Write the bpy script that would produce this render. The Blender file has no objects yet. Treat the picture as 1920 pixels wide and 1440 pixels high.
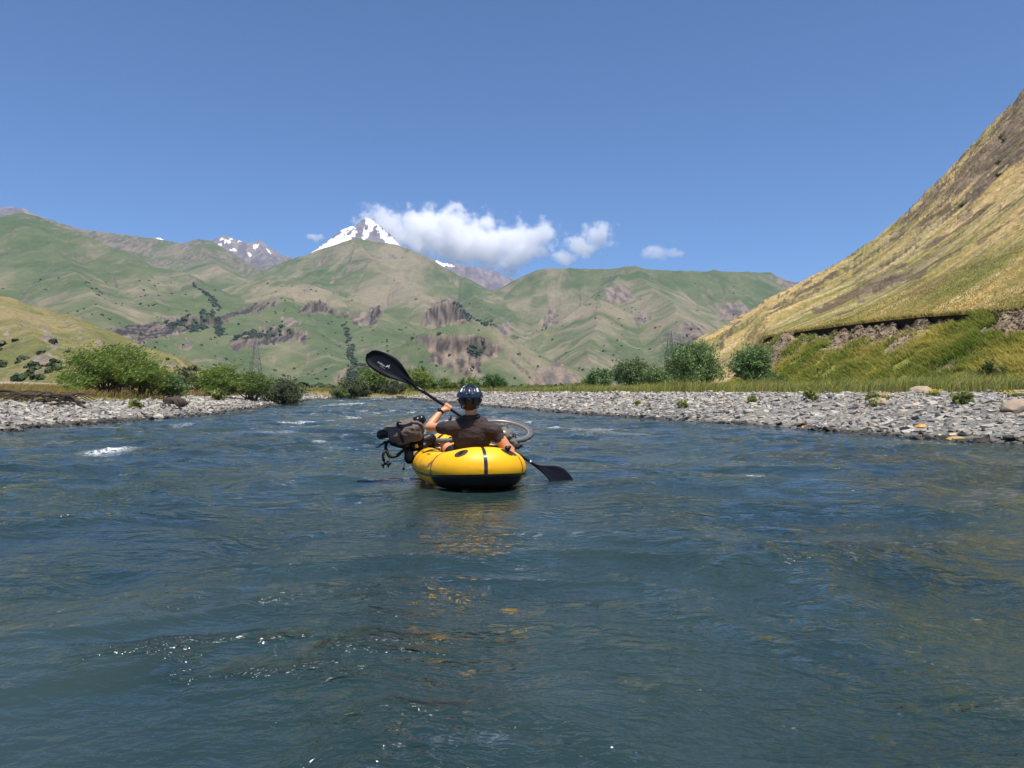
import bpy, bmesh, math, random
import numpy as np
from mathutils import Vector, Matrix, Quaternion
random.seed(7); rng = np.random.default_rng(7)
R = math.radians
sc = bpy.context.scene
col = sc.collection

# ------------------------------------------------------------------ camera, sky, sun, exposure
F, CZ, HZ = 1400.0, 0.93, 735.0          # focal length in photo pixels, eye height above the water, horizon row
cd = bpy.data.cameras.new('camera'); cam = bpy.data.objects.new('camera', cd); col.objects.link(cam)
cam.location = (0, 0, CZ); cam.rotation_euler = (R(90), 0, 0)
cd.sensor_width = 36; cd.lens = 36*F/1920; cd.shift_y = (HZ-720)/1920
cd.clip_start = 0.05; cd.clip_end = 60000
sc.camera = cam
SUN = Vector((0.12, -0.26, 0.94)).normalized()
w = bpy.data.worlds.new('World'); sc.world = w; w.use_nodes = True
nt = w.node_tree; nt.nodes.clear()
sky = nt.nodes.new('ShaderNodeTexSky'); sky.sky_type = 'NISHITA'; sky.sun_disc = False
sky.sun_elevation = math.asin(SUN.z); sky.sun_rotation = math.atan2(SUN.x, SUN.y)
sky.altitude = 2600; sky.air_density = 1.1; sky.dust_density = 0.7; sky.ozone_density = 10.0
bg = nt.nodes.new('ShaderNodeBackground'); bg.inputs[1].default_value = 0.092
wo = nt.nodes.new('ShaderNodeOutputWorld')
nt.links.new(sky.outputs[0], bg.inputs[0]); nt.links.new(bg.outputs[0], wo.inputs[0])
sl = bpy.data.lights.new('sun', 'SUN'); sl.energy = 4.9; sl.angle = R(0.53); sl.color = (1.0, 0.94, 0.85)
so = bpy.data.objects.new('sun', sl); col.objects.link(so); so.rotation_euler = SUN.to_track_quat('Z', 'Y').to_euler()
sc.view_settings.view_transform = 'Standard'; sc.view_settings.look = 'None'
sc.view_settings.exposure = 0.56; sc.view_settings.gamma = 1.0; sc.view_settings.use_curve_mapping = False
sc.render.engine = 'CYCLES'
cy = sc.cycles
cy.max_bounces = 14; cy.diffuse_bounces = 2; cy.glossy_bounces = 3; cy.transmission_bounces = 3; cy.volume_bounces = 12
cy.transparent_max_bounces = 6; cy.use_denoising = True
try: cy.volume_max_steps = 160
except Exception: pass

# ------------------------------------------------------------------ helpers
def P(px, py, Y):
    return Vector(((px-960)/F*Y, Y, CZ+(HZ-py)/F*Y))

PERM = np.random.default_rng(3).permutation(512).astype(np.int64)
GR = np.random.default_rng(4).normal(size=(512, 3)); GR /= np.linalg.norm(GR, axis=1)[:, None]
def pn(x, y, z=0.0):
    x, y, z = np.broadcast_arrays(np.asarray(x, float), np.asarray(y, float), np.asarray(z, float))
    xi = np.floor(x).astype(np.int64); yi = np.floor(y).astype(np.int64); zi = np.floor(z).astype(np.int64)
    xf, yf, zf = x-xi, y-yi, z-zi
    u, v, s = [t*t*t*(t*(t*6-15)+10) for t in (xf, yf, zf)]
    def g(a, b, c):
        h = PERM[(PERM[(PERM[(xi+a) & 511]+yi+b) & 511]+zi+c) & 511]
        q = GR[h]
        return q[..., 0]*(xf-a)+q[..., 1]*(yf-b)+q[..., 2]*(zf-c)
    def l(a, b, t): return a+(b-a)*t
    return 1.5*l(l(l(g(0,0,0), g(1,0,0), u), l(g(0,1,0), g(1,1,0), u), v),
                 l(l(g(0,0,1), g(1,0,1), u), l(g(0,1,1), g(1,1,1), u), v), s)
def pn2(x, y, k=0):
    """2-D slice of the noise (cheap: four corners)"""
    x, y = np.broadcast_arrays(np.asarray(x, float), np.asarray(y, float))
    xi = np.floor(x).astype(np.int64); yi = np.floor(y).astype(np.int64)
    xf, yf = x-xi, y-yi
    u = xf*xf*xf*(xf*(xf*6-15)+10); v = yf*yf*yf*(yf*(yf*6-15)+10)
    def g(a, b):
        h = PERM[(PERM[(xi+a+k*17) & 511]+yi+b) & 511]
        an = h*(2*math.pi/512)*5.0
        return np.cos(an)*(xf-a)+np.sin(an)*(yf-b)
    a = g(0,0); b = g(1,0); c = g(0,1); d = g(1,1)
    return 1.5*((a+(b-a)*u)+((c+(d-c)*u)-(a+(b-a)*u))*v)
def fbm(x, y, oc=5, k=0, gain=.5, lac=2.03):
    t = 0; a = 1; f = 1
    for i in range(oc):
        t = t+a*pn2(x*f+31.7*i, y*f-17.3*i, k+i); a *= gain; f *= lac
    return t
def ridged(x, y, oc=5, k=0):
    t = 0; a = 1; f = 1
    for i in range(oc):
        t = t+a*(1-2*np.abs(pn2(x*f+11.7*i, y*f-7.3*i, k+i))); a *= .5; f *= 2.07
    return t/1.6
def sm(a, b, x):
    t = np.clip((x-a)/(b-a), 0, 1); return t*t*(3-2*t)
def mix(a, b, t):
    return a+(b-a)*t
def cmix(a, b, t):
    return np.asarray(a)+(np.asarray(b)-np.asarray(a))*np.asarray(t)[..., None]
def inpoly(px, py, poly):
    ins = np.zeros(px.shape, bool); n = len(poly)
    for i in range(n):
        x0, y0 = poly[i]; x1, y1 = poly[(i+1) % n]
        if y0 == y1: continue
        c = ((y0 > py) != (y1 > py)) & (px < (x1-x0)*(py-y0)/(y1-y0)+x0)
        ins ^= c
    return ins
def bandd(px, py, line):
    """distance to a polyline"""
    best = np.full(px.shape, 1e9)
    for (x0, y0), (x1, y1) in zip(line[:-1], line[1:]):
        dx, dy = x1-x0, y1-y0
        t = np.clip(((px-x0)*dx+(py-y0)*dy)/(dx*dx+dy*dy), 0, 1)
        best = np.minimum(best, np.hypot(px-x0-t*dx, py-y0-t*dy))
    return best

def mesh_np(name, V, Fc, mat=None, colr=None, smooth=True, parent=None, extra=None):
    V = np.asarray(V, np.float32).reshape(-1, 3); Fc = np.asarray(Fc, np.int32)
    me = bpy.data.meshes.new(name); k = Fc.shape[1]
    me.vertices.add(len(V)); me.vertices.foreach_set('co', V.ravel())
    me.loops.add(Fc.size); me.loops.foreach_set('vertex_index', Fc.ravel())
    me.polygons.add(len(Fc)); me.polygons.foreach_set('loop_start', np.arange(0, Fc.size, k, dtype=np.int32))
    me.polygons.foreach_set('loop_total', np.full(len(Fc), k, np.int32))
    me.polygons.foreach_set('use_smooth', np.full(len(Fc), smooth))
    me.update(calc_edges=True)
    if colr is not None:
        c = np.ones((len(V), 4), np.float32); c[:, :3] = colr
        at = me.color_attributes.new('col', 'FLOAT_COLOR', 'POINT'); at.data.foreach_set('color', c.ravel())
    for nme, arr in (extra or {}).items():
        at = me.attributes.new(nme, 'FLOAT', 'POINT'); at.data.foreach_set('value', np.asarray(arr, np.float32).ravel())
    if mat: me.materials.append(mat)
    o = bpy.data.objects.new(name, me); col.objects.link(o)
    if parent is not None: o.parent = parent
    return o
def gridfaces(n, m, loop=False):
    i = np.arange(n-1)[:, None]; j = np.arange(m if loop else m-1)[None, :]
    j2 = (j+1) % m
    return np.stack([i*m+j, i*m+j2, (i+1)*m+j2, (i+1)*m+j], -1).reshape(-1, 4)
def tag(o, label=None, cat=None, group=None, kind=None):
    if label: o['label'] = label
    if cat: o['category'] = cat
    if group: o['group'] = group
    if kind: o['kind'] = kind
    return o
def empty(name, loc, rz=0):
    o = bpy.data.objects.new(name, None); col.objects.link(o); o.location = loc; o.rotation_euler = (0, 0, rz); o.empty_display_size = .2
    return o
def par(o, p):
    """parent keeping the world place"""
    o.parent = p; o.matrix_parent_inverse = Matrix.LocRotScale(p.location, p.rotation_euler, None).inverted()
    return o

# materials
def mat(name, rgb=(.5, .5, .5), rough=.6, metal=0, spec=.5, attr=False, noise=None, bump=None, trans=0, coat=0, sss=0):
    m = bpy.data.materials.new(name); m.use_nodes = True
    n = m.node_tree.nodes; L = m.node_tree.links; b = n['Principled BSDF']
    b.inputs['Roughness'].default_value = rough; b.inputs['Metallic'].default_value = metal
    b.inputs['Specular IOR Level'].default_value = spec
    if coat: b.inputs['Coat Weight'].default_value = coat; b.inputs['Coat Roughness'].default_value = .15
    if sss:
        b.inputs['Subsurface Weight'].default_value = sss; b.inputs['Subsurface Radius'].default_value = (.012, .004, .002); b.inputs['Subsurface Scale'].default_value = 1
    tc = n.new('ShaderNodeTexCoord')
    if attr:
        a = n.new('ShaderNodeAttribute'); a.attribute_name = 'col'; src = a.outputs['Color']
    else:
        c = n.new('ShaderNodeRGB'); c.outputs[0].default_value = (*rgb, 1); src = c.outputs[0]
    if noise:                                   # list of (scale, amount, stretch)
        for (s, amt, st) in noise:
            mp = n.new('ShaderNodeMapping'); mp.inputs['Scale'].default_value = st
            L.new(tc.outputs['Object'], mp.inputs[0])
            t = n.new('ShaderNodeTexNoise'); t.inputs['Scale'].default_value = s; t.inputs['Detail'].default_value = 6; t.inputs['Roughness'].default_value = .65
            L.new(mp.outputs[0], t.inputs['Vector'])
            mr = n.new('ShaderNodeMapRange'); mr.inputs[1].default_value = .3; mr.inputs[2].default_value = .7
            mr.inputs[3].default_value = 1-amt; mr.inputs[4].default_value = 1+amt
            L.new(t.outputs['Fac'], mr.inputs[0])
            vm = n.new('ShaderNodeVectorMath'); vm.operation = 'SCALE'
            L.new(src, vm.inputs[0]); L.new(mr.outputs[0], vm.inputs['Scale']); src = vm.outputs[0]
    L.new(src, b.inputs['Base Color'])
    if bump:                                    # list of (scale, strength, distance, stretch)
        prev = None
        for (s, strg, dist, st) in bump:
            mp = n.new('ShaderNodeMapping'); mp.inputs['Scale'].default_value = st
            L.new(tc.outputs['Object'], mp.inputs[0])
            t = n.new('ShaderNodeTexNoise'); t.inputs['Scale'].default_value = s; t.inputs['Detail'].default_value = 5; t.inputs['Roughness'].default_value = .6
            L.new(mp.outputs[0], t.inputs['Vector'])
            bp = n.new('ShaderNodeBump'); bp.inputs['Strength'].default_value = strg; bp.inputs['Distance'].default_value = dist
            L.new(t.outputs['Fac'], bp.inputs['Height'])
            if prev: L.new(prev, bp.inputs['Normal'])
            prev = bp.outputs[0]
        L.new(prev, b.inputs['Normal'])
    if trans:
        tr = n.new('ShaderNodeBsdfTranslucent'); L.new(src, tr.inputs[0])
        ms = n.new('ShaderNodeMixShader'); ms.inputs[0].default_value = trans
        L.new(b.outputs[0], ms.inputs[1]); L.new(tr.outputs[0], ms.inputs[2])
        L.new(ms.outputs[0], n['Material Output'].inputs[0])
    return m
O1 = (1, 1, 1)
# ------------------------------------------------------------------ terrain: river valley floor
YL = [-60, 0, 8, 17.4, 18.3, 22, 25, 28, 46, 62, 82, 94, 101, 109]
XL = [-15, -13.6, -12.7, -11.9, -11.9, -12.6, -12.6, -12.0, -15.4, -18.6, -22.3, -24.0, -24.4, -26]
YR = [-60, 0, 6, 13.2, 15, 17.4, 21.7, 23.7, 33.4, 50, 65, 85, 108, 112]
XR = [18, 13.5, 11.3, 9.05, 8.4, 7.5, 6.65, 5.4, 2.4, -1.9, -5.1, -9.8, -15.8, -17]
def banks(X, Y):
    Yw = Y+.25*pn2(X*.7, Y*.7, 3)
    dl = np.interp(Yw, YL, XL)-X; dr = X-np.interp(Yw, YR, XR); df = (Y-106+1.5*pn2(X*.2, Y*.2))*.6
    j = .35*fbm(X*.35, Y*.35, 3, 5)+.1*pn2(X*1.6, Y*1.6, 9)
    return dl+j, dr+j, df
def zground(X, Y):
    X = np.asarray(X, float); Y = np.asarray(Y, float)
    dl, dr, df = banks(X, Y)
    zl = np.interp(dl, [-4, -1, 0, 1, 3, 5, 8, 13, 22, 40, 60, 200], [-.6, -.25, -.02, .2, .45, .62, .85, 1.08, 1.2, 2.2, 2.6, 3.2])
    zr = np.interp(dr, [-4, -1, 0, 1.5, 4, 7, 9, 30, 200], [-.6, -.25, -.02, .3, .66, .88, .91, 1.0, 1.4])
    zf = np.interp(df, [-4, 0, 2, 6, 60, 600], [-.6, -.02, .5, 1.0, 1.3, -4])
    z = np.maximum(np.maximum(zl, zr), zf)
    inl = np.maximum(np.maximum(dl, dr), df)
    z = z+sm(6, 16, inl)*(.12*fbm(X*.12, Y*.12, 4, 2))+np.where(inl > -1, .02*pn2(X*2.2, Y*2.2, 6), 0)
    return z
def fan(apex, a0, a1, na, r0, r1, nr, pw=None):
    an = np.radians(np.linspace(a0, a1, na)); rr = np.geomspace(r0, r1, nr)
    A, Rr = np.meshgrid(an, rr)
    return apex[0]+np.sin(A)*Rr, apex[1]+np.cos(A)*Rr
def gravelmask(X, Y):
    dl, dr, df = banks(X, Y); n = 1.1*fbm(X*.25, Y*.12, 4, 21)
    gl = 1-sm(3.6, 5.6, dl+n); gr_ = 1-sm(6.2, 8.2, dr+n*.8)
    return np.where(dl > dr, gl, gr_)*np.where(df > np.maximum(dl, dr), 1-sm(1, 2, df), 1)

gx, gy = fan((0, -12), -80, 80, 560, 9, 2500, 520)
gz = zground(gx, gy)
dl, dr, df = banks(gx, gy)
n1 = fbm(gx*.06, gy*.06, 5, 1); n2 = fbm(gx*.5, gy*.5, 4, 8)
grass = cmix((.27, .20, .085), (.115, .125, .04), np.clip(.45+.8*n1+.35*n2, 0, 1))
grass = cmix(grass, (.12, .14, .045), sm(0, 1, np.where(dr > dl, .5, 0)))
sand = cmix((.33, .27, .20), (.27, .235, .19), np.clip(.5+n2, 0, 1))
sm_ = sm(17, 24, dl)*(1-sm(45, 60, dl))*sm(-.25, .2, fbm(gx*.05, gy*.09, 3, 15)+.25)
gc = cmix(grass, sand, sm_)
gm = gravelmask(gx, gy)
gc = cmix(gc, cmix((.16, .155, .15), (.24, .225, .20), np.clip(.5+n2, 0, 1)), gm)
wet = np.maximum(np.maximum(dl, dr), df*2)
gc = cmix(gc, (.045, .042, .036), 1-sm(-.05, .28, wet))
m_ground = mat('ground_soil', attr=True, rough=.9, spec=.2, noise=[(6, .35, O1), (40, .3, O1)], bump=[(25, .6, .05, O1)])
ground = mesh_np('ground', np.stack([gx, gy, gz], -1), gridfaces(*gx.shape), m_ground, gc.reshape(-1, 3))
tag(ground, 'valley floor with dry grass, bare sand and gravel edges', kind='structure')

# ------------------------------------------------------------------ river
def boat_near(X, Y):
    return np.exp(-((X+.42)**2/1.2+(Y-6.9)**2/3.5))
def wave(X, Y):
    wx = X+.5*fbm(X*.5, Y*.5, 2, 40); wy = Y+.6*fbm(X*.45, Y*.45, 2, 44)
    far = sm(12, 40, Y)
    patch = .65+.55*fbm(X*.12, Y*.1, 2, 47)
    h = .075*fbm(wx*.30, wy*.62, 2, 50)
    h = h+patch*.105*(ridged(wx*.5+.12*wy, wy*.95-.1*wx, 2, 53)-.75)
    h = h+patch*.020*fbm(wx*1.8, wy*2.9, 3, 57)
    h = h+.0045*patch*fbm(wx*7.5, wy*12, 2, 63)*(1-sm(5, 14, Y))
    h = h+far*.07*fbm(wx*.55, wy*.4, 3, 60)
    return h*(1-.78*boat_near(X, Y))
wx_, wy_ = fan((0, -2.2), -64, 64, 760, 2.4, 135, 820)
wz_ = wave(wx_, wy_)
dl, dr, df = banks(wx_, wy_); edge = np.maximum(np.maximum(dl, dr), df)
wz_ = wz_*(1-.8*sm(-2.5, 0, edge))
def watermat():
    m = bpy.data.materials.new('river_water'); m.use_nodes = True
    n = m.node_tree.nodes; L = m.node_tree.links; b = n['Principled BSDF']
    b.inputs['IOR'].default_value = 1.36; b.inputs['Roughness'].default_value = .055
    tc = n.new('ShaderNodeTexCoord')
    def nz(scale, st, det=4, ro=.55, dist=0):
        mp = n.new('ShaderNodeMapping'); mp.inputs['Scale'].default_value = st; L.new(tc.outputs['Object'], mp.inputs[0])
        t = n.new('ShaderNodeTexNoise'); t.inputs['Scale'].default_value = scale; t.inputs['Detail'].default_value = det
        t.inputs['Roughness'].default_value = ro; t.inputs['Distortion'].default_value = dist
        L.new(mp.outputs[0], t.inputs['Vector']); return t.outputs['Fac']
    def ramp(src, a, c, lo=0, hi=1):
        mr = n.new('ShaderNodeMapRange'); mr.inputs[1].default_value = a; mr.inputs[2].default_value = c
        mr.inputs[3].default_value = lo; mr.inputs[4].default_value = hi; mr.interpolation_type = 'SMOOTHSTEP'; L.new(src, mr.inputs[0]); return mr.outputs[0]
    def mixc(f, a, c):
        x = n.new('ShaderNodeMix'); x.data_type = 'RGBA'; L.new(f, x.inputs[0])
        for s, i in ((a, 6), (c, 7)):
            if isinstance(s, tuple): x.inputs[i].default_value = (*s, 1)
            else: L.new(s, x.inputs[i])
        return x.outputs[2]
    c = mixc(ramp(nz(.5, (1, .6, 1), 3), .35, .65), (.012, .027, .028), (.023, .042, .042))
    a = n.new('ShaderNodeAttribute'); a.attribute_name = 'bed'
    br = n.new('ShaderNodeMath'); br.operation = 'MULTIPLY'
    L.new(ramp(nz(.9, (.6, 1.4, 1), 4, .6, .6), .52, .66), br.inputs[0]); L.new(a.outputs['Fac'], br.inputs[1])
    c = mixc(br.outputs[0], c, (.042, .046, .032))
    fo = n.new('ShaderNodeAttribute'); fo.attribute_name = 'foam'
    fm = n.new('ShaderNodeMath'); fm.operation = 'MULTIPLY'
    L.new(ramp(nz(14, (1, 1, 1), 5, .75), .42, .58), fm.inputs[0]); L.new(fo.outputs['Fac'], fm.inputs[1])
    c = mixc(fm.outputs[0], c, (.75, .78, .78))
    L.new(c, b.inputs['Base Color'])
    rr = n.new('ShaderNodeMapRange'); rr.inputs[3].default_value = .035; rr.inputs[4].default_value = .6; L.new(fm.outputs[0], rr.inputs[0])
    gA = n.new('ShaderNodeAttribute'); gA.attribute_name = 'glint'; rm = n.new('ShaderNodeMath'); rm.operation = 'MULTIPLY_ADD'; rm.inputs[1].default_value = .20; L.new(gA.outputs['Fac'], rm.inputs[0]); L.new(rr.outputs[0], rm.inputs[2]); L.new(rm.outputs[0], b.inputs['Roughness'])
    ca_ = n.new('ShaderNodeAttribute'); ca_.attribute_name = 'calm'
    prev = None
    for (s, st, strg, dist, di) in ((4.5, (.6, 1.1, 1), 1.0, .066, .9), (14, (.65, 1.1, 1), 1.0, .029, .6), (40, (.8, 1, 1), .9, .010, .4)):
        bp = n.new('ShaderNodeBump'); bp.inputs['Distance'].default_value = dist
        sg = n.new('ShaderNodeMath'); sg.operation = 'MULTIPLY_ADD'; sg.inputs[1].default_value = -.72*strg; sg.inputs[2].default_value = strg; L.new(ca_.outputs['Fac'], sg.inputs[0]); L.new(sg.outputs[0], bp.inputs['Strength'])
        L.new(nz(s, st, 3, .5, di), bp.inputs['Height'])
        if prev: L.new(prev, bp.inputs['Normal'])
        prev = bp.outputs[0]
    ga = n.new('ShaderNodeAttribute'); ga.attribute_name = 'glint'
    gm_ = n.new('ShaderNodeMath'); gm_.operation = 'MULTIPLY'; L.new(nz(26, (.8, 1.1, 1), 2, .5, .5), gm_.inputs[0]); L.new(ga.outputs['Fac'], gm_.inputs[1])
    bp = n.new('ShaderNodeBump'); bp.inputs['Strength'].default_value = 1; bp.inputs['Distance'].default_value = .085
    L.new(gm_.outputs[0], bp.inputs['Height']); L.new(prev, bp.inputs['Normal'])
    L.new(bp.outputs[0], b.inputs['Normal'])
    return m
bed = .08+.7*np.clip(sm(.5, 6, wx_)*(1-sm(8, 30, wy_))+sm(-3, -.3, edge), 0, 1)
fo_ = np.zeros_like(wx_)
gl_ = sm(.006, .048, wz_+.012*np.clip(wx_/2, -.5, 1)+.026*fbm(wx_*1.4, wy_*3, 3, 69))*sm(-.25, .3, fbm(wx_*.4, wy_*.35, 3, 73)+.05+.3*np.clip(wx_/2, -.6, 1))
calm = np.clip(1.1*np.exp(-((wx_+.38)**2/.9+(wy_-6.1)**2/1.6)), 0, 1)
gl_ = gl_*(1-calm)*sm(-.1, .35, fbm(wx_*2.2, wy_*3.2, 3, 75)+.05)
calm = np.maximum(calm, .85*sm(.05, .45, fbm(wx_*.55+.2*wy_, wy_*.6, 3, 79)))*(1-.8*sm(40, 80, wy_))
fo_ = np.maximum(fo_, sm(.40, .50, fbm(wx_*.8, wy_*1.1, 3, 77)*.5+.5*fbm(wx_*.2, wy_*.12, 2, 71))*sm(14, 24, wy_)*(1-sm(-5, -2.5, edge)*.8)*.9)
# little breaking crests: foam where they stand
for (px, py, r) in [(205, 845, .26), (665, 786, .28), (640, 779, .22), (560, 790, .22), (545, 786, .2), (470, 800, .14), (600, 826, .10), (1412, 893, .10), (690, 770, .3), (585, 775, .3), (655, 783, .2), (597, 778, .2)]:
    Yf = 1302/(py-HZ); Xf = (px-960)/F*Yf
    fo_ = np.maximum(fo_, np.exp(-(((wx_-Xf)/(r*1.4))**2+((wy_-Yf)/(r*1.6))**2)*1.3)*(1.15 if py > 830 and px < 300 else .8))
    wz_ = wz_+.05*r/.3*np.exp(-(((wx_-Xf)/r)**2+((wy_-Yf)/(r*.9))**2))*(1+.9*pn2(wx_*14, wy_*14))
river = mesh_np('river', np.stack([wx_, wy_, wz_], -1), gridfaces(*wx_.shape), watermat(), extra={'bed': bed, 'foam': fo_, 'glint': gl_, 'calm': calm})
tag(river, 'choppy blue green river water', kind='structure')

# ------------------------------------------------------------------ mountains: height field grown from ridge lines
def ridge_field(X, Y, ridges, k=14.0, gully=1.0):
    h = np.full(X.shape, -60.0); best = np.full(X.shape, -1e9); S = np.zeros(X.shape); D = np.zeros(X.shape); I = np.zeros(X.shape, int)
    s0 = 0.0
    for i, rd in enumerate(ridges):
        pts = [P(*p) for p in rd['p']]; sl = rd.get('s', .5); cl = rd.get('cl', 0); cw = rd.get('cw', 14)
        hr = np.full(X.shape, -1e9); sr = np.zeros(X.shape); dr_ = np.zeros(X.shape)
        for a, b in zip(pts[:-1], pts[1:]):
            dx, dy = b.x-a.x, b.y-a.y; q = dx*dx+dy*dy
            t = np.clip(((X-a.x)*dx+(Y-a.y)*dy)/q, 0, 1)
            d = np.hypot(X-a.x-t*dx, Y-a.y-t*dy); z = a.z+(b.z-a.z)*t-sl*d*(1+rd.get('c', 0)*np.exp(-d/200))-rd.get('cl', 0)*sm(2, cw, d)
            m = z > hr
            hr = np.where(m, z, hr); sr = np.where(m, s0+t*math.sqrt(q), sr); dr_ = np.where(m, d, dr_)
            s0 += math.sqrt(q)
        s0 += 1000
        m = hr > best
        best = np.where(m, hr, best); S = np.where(m, sr, S); D = np.where(m, dr_, D); I = np.where(m, i, I)
        kk = np.abs(h-hr)/k
        h = np.maximum(h, hr)+k*np.log1p(np.exp(-np.minimum(kk, 40)))*(h > -59)
    return h, S, D, I
def polar(px0, px1, nc, y0, y1, nr):
    a = (np.linspace(px0, px1, nc)-960)/F; yy = np.geomspace(y0, y1, nr)
    A, Yg = np.meshgrid(a, yy); return A*Yg, Yg
def project(X, Y, Z): return 960+F*X/Y, HZ-F*(Z-CZ)/Y
def visible(Z, Y):
    e = (Z-CZ)/Y; return e >= np.maximum.accumulate(e, 0)-1e-6

RG = [
 dict(p=[(470,530,2800),(500,520,2900),(560,486,2950),(600,468,3000),(640,453,3000),(668,448,3000),(705,451,2980),(745,457,2950),(770,466,2900),(800,485,2850),(835,504,2780),(870,523,2700),(920,552,2550),(985,612,2250),(1010,648,2100)], s=.56),
 dict(p=[(668,448,3000),(690,500,2650),(735,520,2450),(785,548,2250),(800,585,2050)], s=.5),
 dict(p=[(870,523,2700),(900,570,2350),(935,610,2000),(975,640,1800)], s=.55),
 dict(p=[(560,486,2950),(585,520,2650),(590,550,2400)], s=.5),
 dict(p=[(415,545,2150),(450,533,2100),(500,525,2050),(570,533,1950),(640,556,1900),(690,572,1850),(716,590,1800)], s=.46),
 dict(p=[(690,600,1760),(730,640,1500),(770,670,1300)], s=.42),
 dict(p=[(520,540,1900),(560,600,1650),(600,650,1400),(620,690,1200)], s=.4),
 dict(p=[(405,602,1850),(440,586,1860),(480,573,1870),(518,562,1880)], s=.42, cl=20, cw=10),
 dict(p=[(560,584,1800),(580,570,1800),(600,568,1800),(625,582,1790)], s=.42, cl=24, cw=12),
 dict(p=[(636,584,1780),(660,592,1740),(685,592,1740),(708,584,1760),(713,572,1790)], s=.42, cl=30, cw=14),
 dict(p=[(800,586,1950),(818,570,1960),(840,562,1980),(862,575,1960),(882,600,1930)], s=.5, cl=54, cw=24),
 dict(p=[(430,640,1450),(455,628,1480),(500,619,1500),(540,618,1500),(572,628,1480)], s=.42, cl=26, cw=12),
 dict(p=[(760,674,1240),(800,642,1250),(835,613,1260),(870,601,1280),(902,605,1270),(930,619,1250),(985,652,1200),(1040,692,1150),(1095,726,1120)], s=.5),
 dict(p=[(803,640,1215),(830,632,1190),(870,631,1175),(905,634,1175),(938,654,1190)], s=.46, cl=42, cw=22),
 dict(p=[(925,548,2700),(955,530,2700),(985,515,2700),(1010,506,2700),(1040,503,2650),(1085,503,2620),(1130,503,2600),(1190,503,2550),(1240,507,2580),(1300,508,2600),(1345,510,2650),(1390,511,2700),(1442,510,2800),(1456,517,2800),(1470,526,2850),(1512,529,3000),(1600,545,3000),(1760,560,3000)], s=.6),
 dict(p=[(1170,504,2550),(1140,540,2330),(1100,572,2150),(1050,605,1980),(1000,640,1820),(980,665,1720)], s=.62),
 dict(p=[(1190,503,2550),(1235,548,2200),(1280,590,1850),(1320,635,1500),(1340,680,1250)], s=.5),
 dict(p=[(1345,510,2650),(1385,560,2350),(1405,590,2150)], s=.6),
 dict(p=[(1125,560,2050),(1115,620,1700),(1100,690,1350)], s=.5),
 dict(p=[(-500,400,2300),(-300,430,2300),(-100,425,2250),(0,420,2220),(40,405,2200),(70,407,2200),(95,415,2180),(150,441,2120),(230,476,2020),(290,500,1950),(345,513,1900),(380,537,1800),(414,577,1650)], s=.5),
 dict(p=[(40,405,2200),(110,480,1850),(170,545,1500),(200,600,1250)], s=.42),
 dict(p=[(230,476,2020),(270,540,1720),(300,590,1500)], s=.42),
 dict(p=[(-150,430,2240),(-60,520,1750),(-20,590,1350)], s=.42),
 dict(p=[(60,408,3500),(100,413,3500),(130,422,3500),(160,429,3500),(220,438,3500),(280,447,3500),(315,451,3500),(345,456,3400),(365,451,3400),(390,451,3400),(402,458,3400),(420,470,3350),(450,489,3250),(500,515,3100),(530,530,2950)], s=.5),
 dict(p=[(365,451,3400),(400,490,3000),(430,520,2700)], s=.5),
 dict(p=[(200,630,1430),(225,618,1440),(260,612,1450),(300,608,1450),(340,601,1455),(370,594,1460),(400,590,1470),(410,596,1480)], s=.42, cl=44, cw=12),
 dict(p=[(150,600,1500),(260,590,1560),(390,580,1620)], s=.3),
 dict(p=[(330,640,1300),(350,655,1250),(400,690,1100)], s=.4),
]
mx, my = polar(-260, 1720, 1150, 780, 4000, 560)
w1 = 16*fbm(mx/260, my/260, 3, 30); w2 = 16*fbm(mx/260, my/260, 3, 35)
mz, mS, mD, mI = ridge_field(mx+w1, my+w2, RG)
mS = mS+45*fbm(mx/130, my/130, 3, 84)
rp = sm(15, 220, mD)
mz = mz-rp*(13*(1-ridged(mS/190, mD/900, 3, 81))+2.5*(1-ridged(mS/50, mD/300, 3, 86)))
mz = mz+(.35+.65*rp)*(9*fbm(mx/180, my/180, 4, 90)+2.2*fbm(mx/35, my/35, 3, 95))
qx, qy = project(mx, my, mz); vis = visible(mz, my)
jx = qx+6*fbm(qx/18, qy/14, 3, 100); jy = qy+5*fbm(qx/18, qy/14, 3, 104)
rock = np.zeros(mx.shape)
for poly in [[(200,618),(300,604),(398,588),(404,606),(345,622),(300,636),(275,645),(240,636),(205,630)],
             [(403,602),(440,583),(518,560),(520,567),(440,594),(405,610)],
             [(558,585),(575,568),(600,564),(628,582),(600,589)],
             [(636,584),(660,591),(708,574),(716,576),(712,604),(690,612),(672,614),(652,600)],
             [(796,590),(818,566),(840,558),(862,572),(884,602),(860,606),(830,612),(812,606)],
             [(803,642),(830,630),(905,632),(938,656),(930,668),(900,676),(905,700),(880,706),(850,690),(806,680)],
             [(985,722),(1010,690),(1045,676),(1092,718),(1090,732)],
             [(428,642),(455,634),(520,630),(572,626),(575,638),(520,644),(470,648),(440,660)],
             [(1128,560),(1140,535),(1175,535),(1185,560),(1160,570)], [(1342,600),(1360,566),(1400,572),(1405,590),(1380,608)],
             [(1262,640),(1285,600),(1320,612),(1310,650)], [(1444,520),(1458,512),(1500,528),(1490,548),(1470,540)],
             [(340,650),(352,632),(362,650),(352,660)], [(525,600),(545,592),(565,605),(545,612)], [(930,612),(955,602),(965,620),(945,628)],
             [(1010,600),(1040,580),(1050,600),(1030,616)], [(1180,600),(1210,585),(1225,600),(1200,612)]]:
    rock = np.maximum(rock, inpoly(jx, jy, poly)*1.0)
rock = np.maximum(rock, (bandd(jx, jy, [(620,527),(660,507),(690,491),(710,484),(735,480),(762,484)]) < 2.6)*.9)
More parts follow.
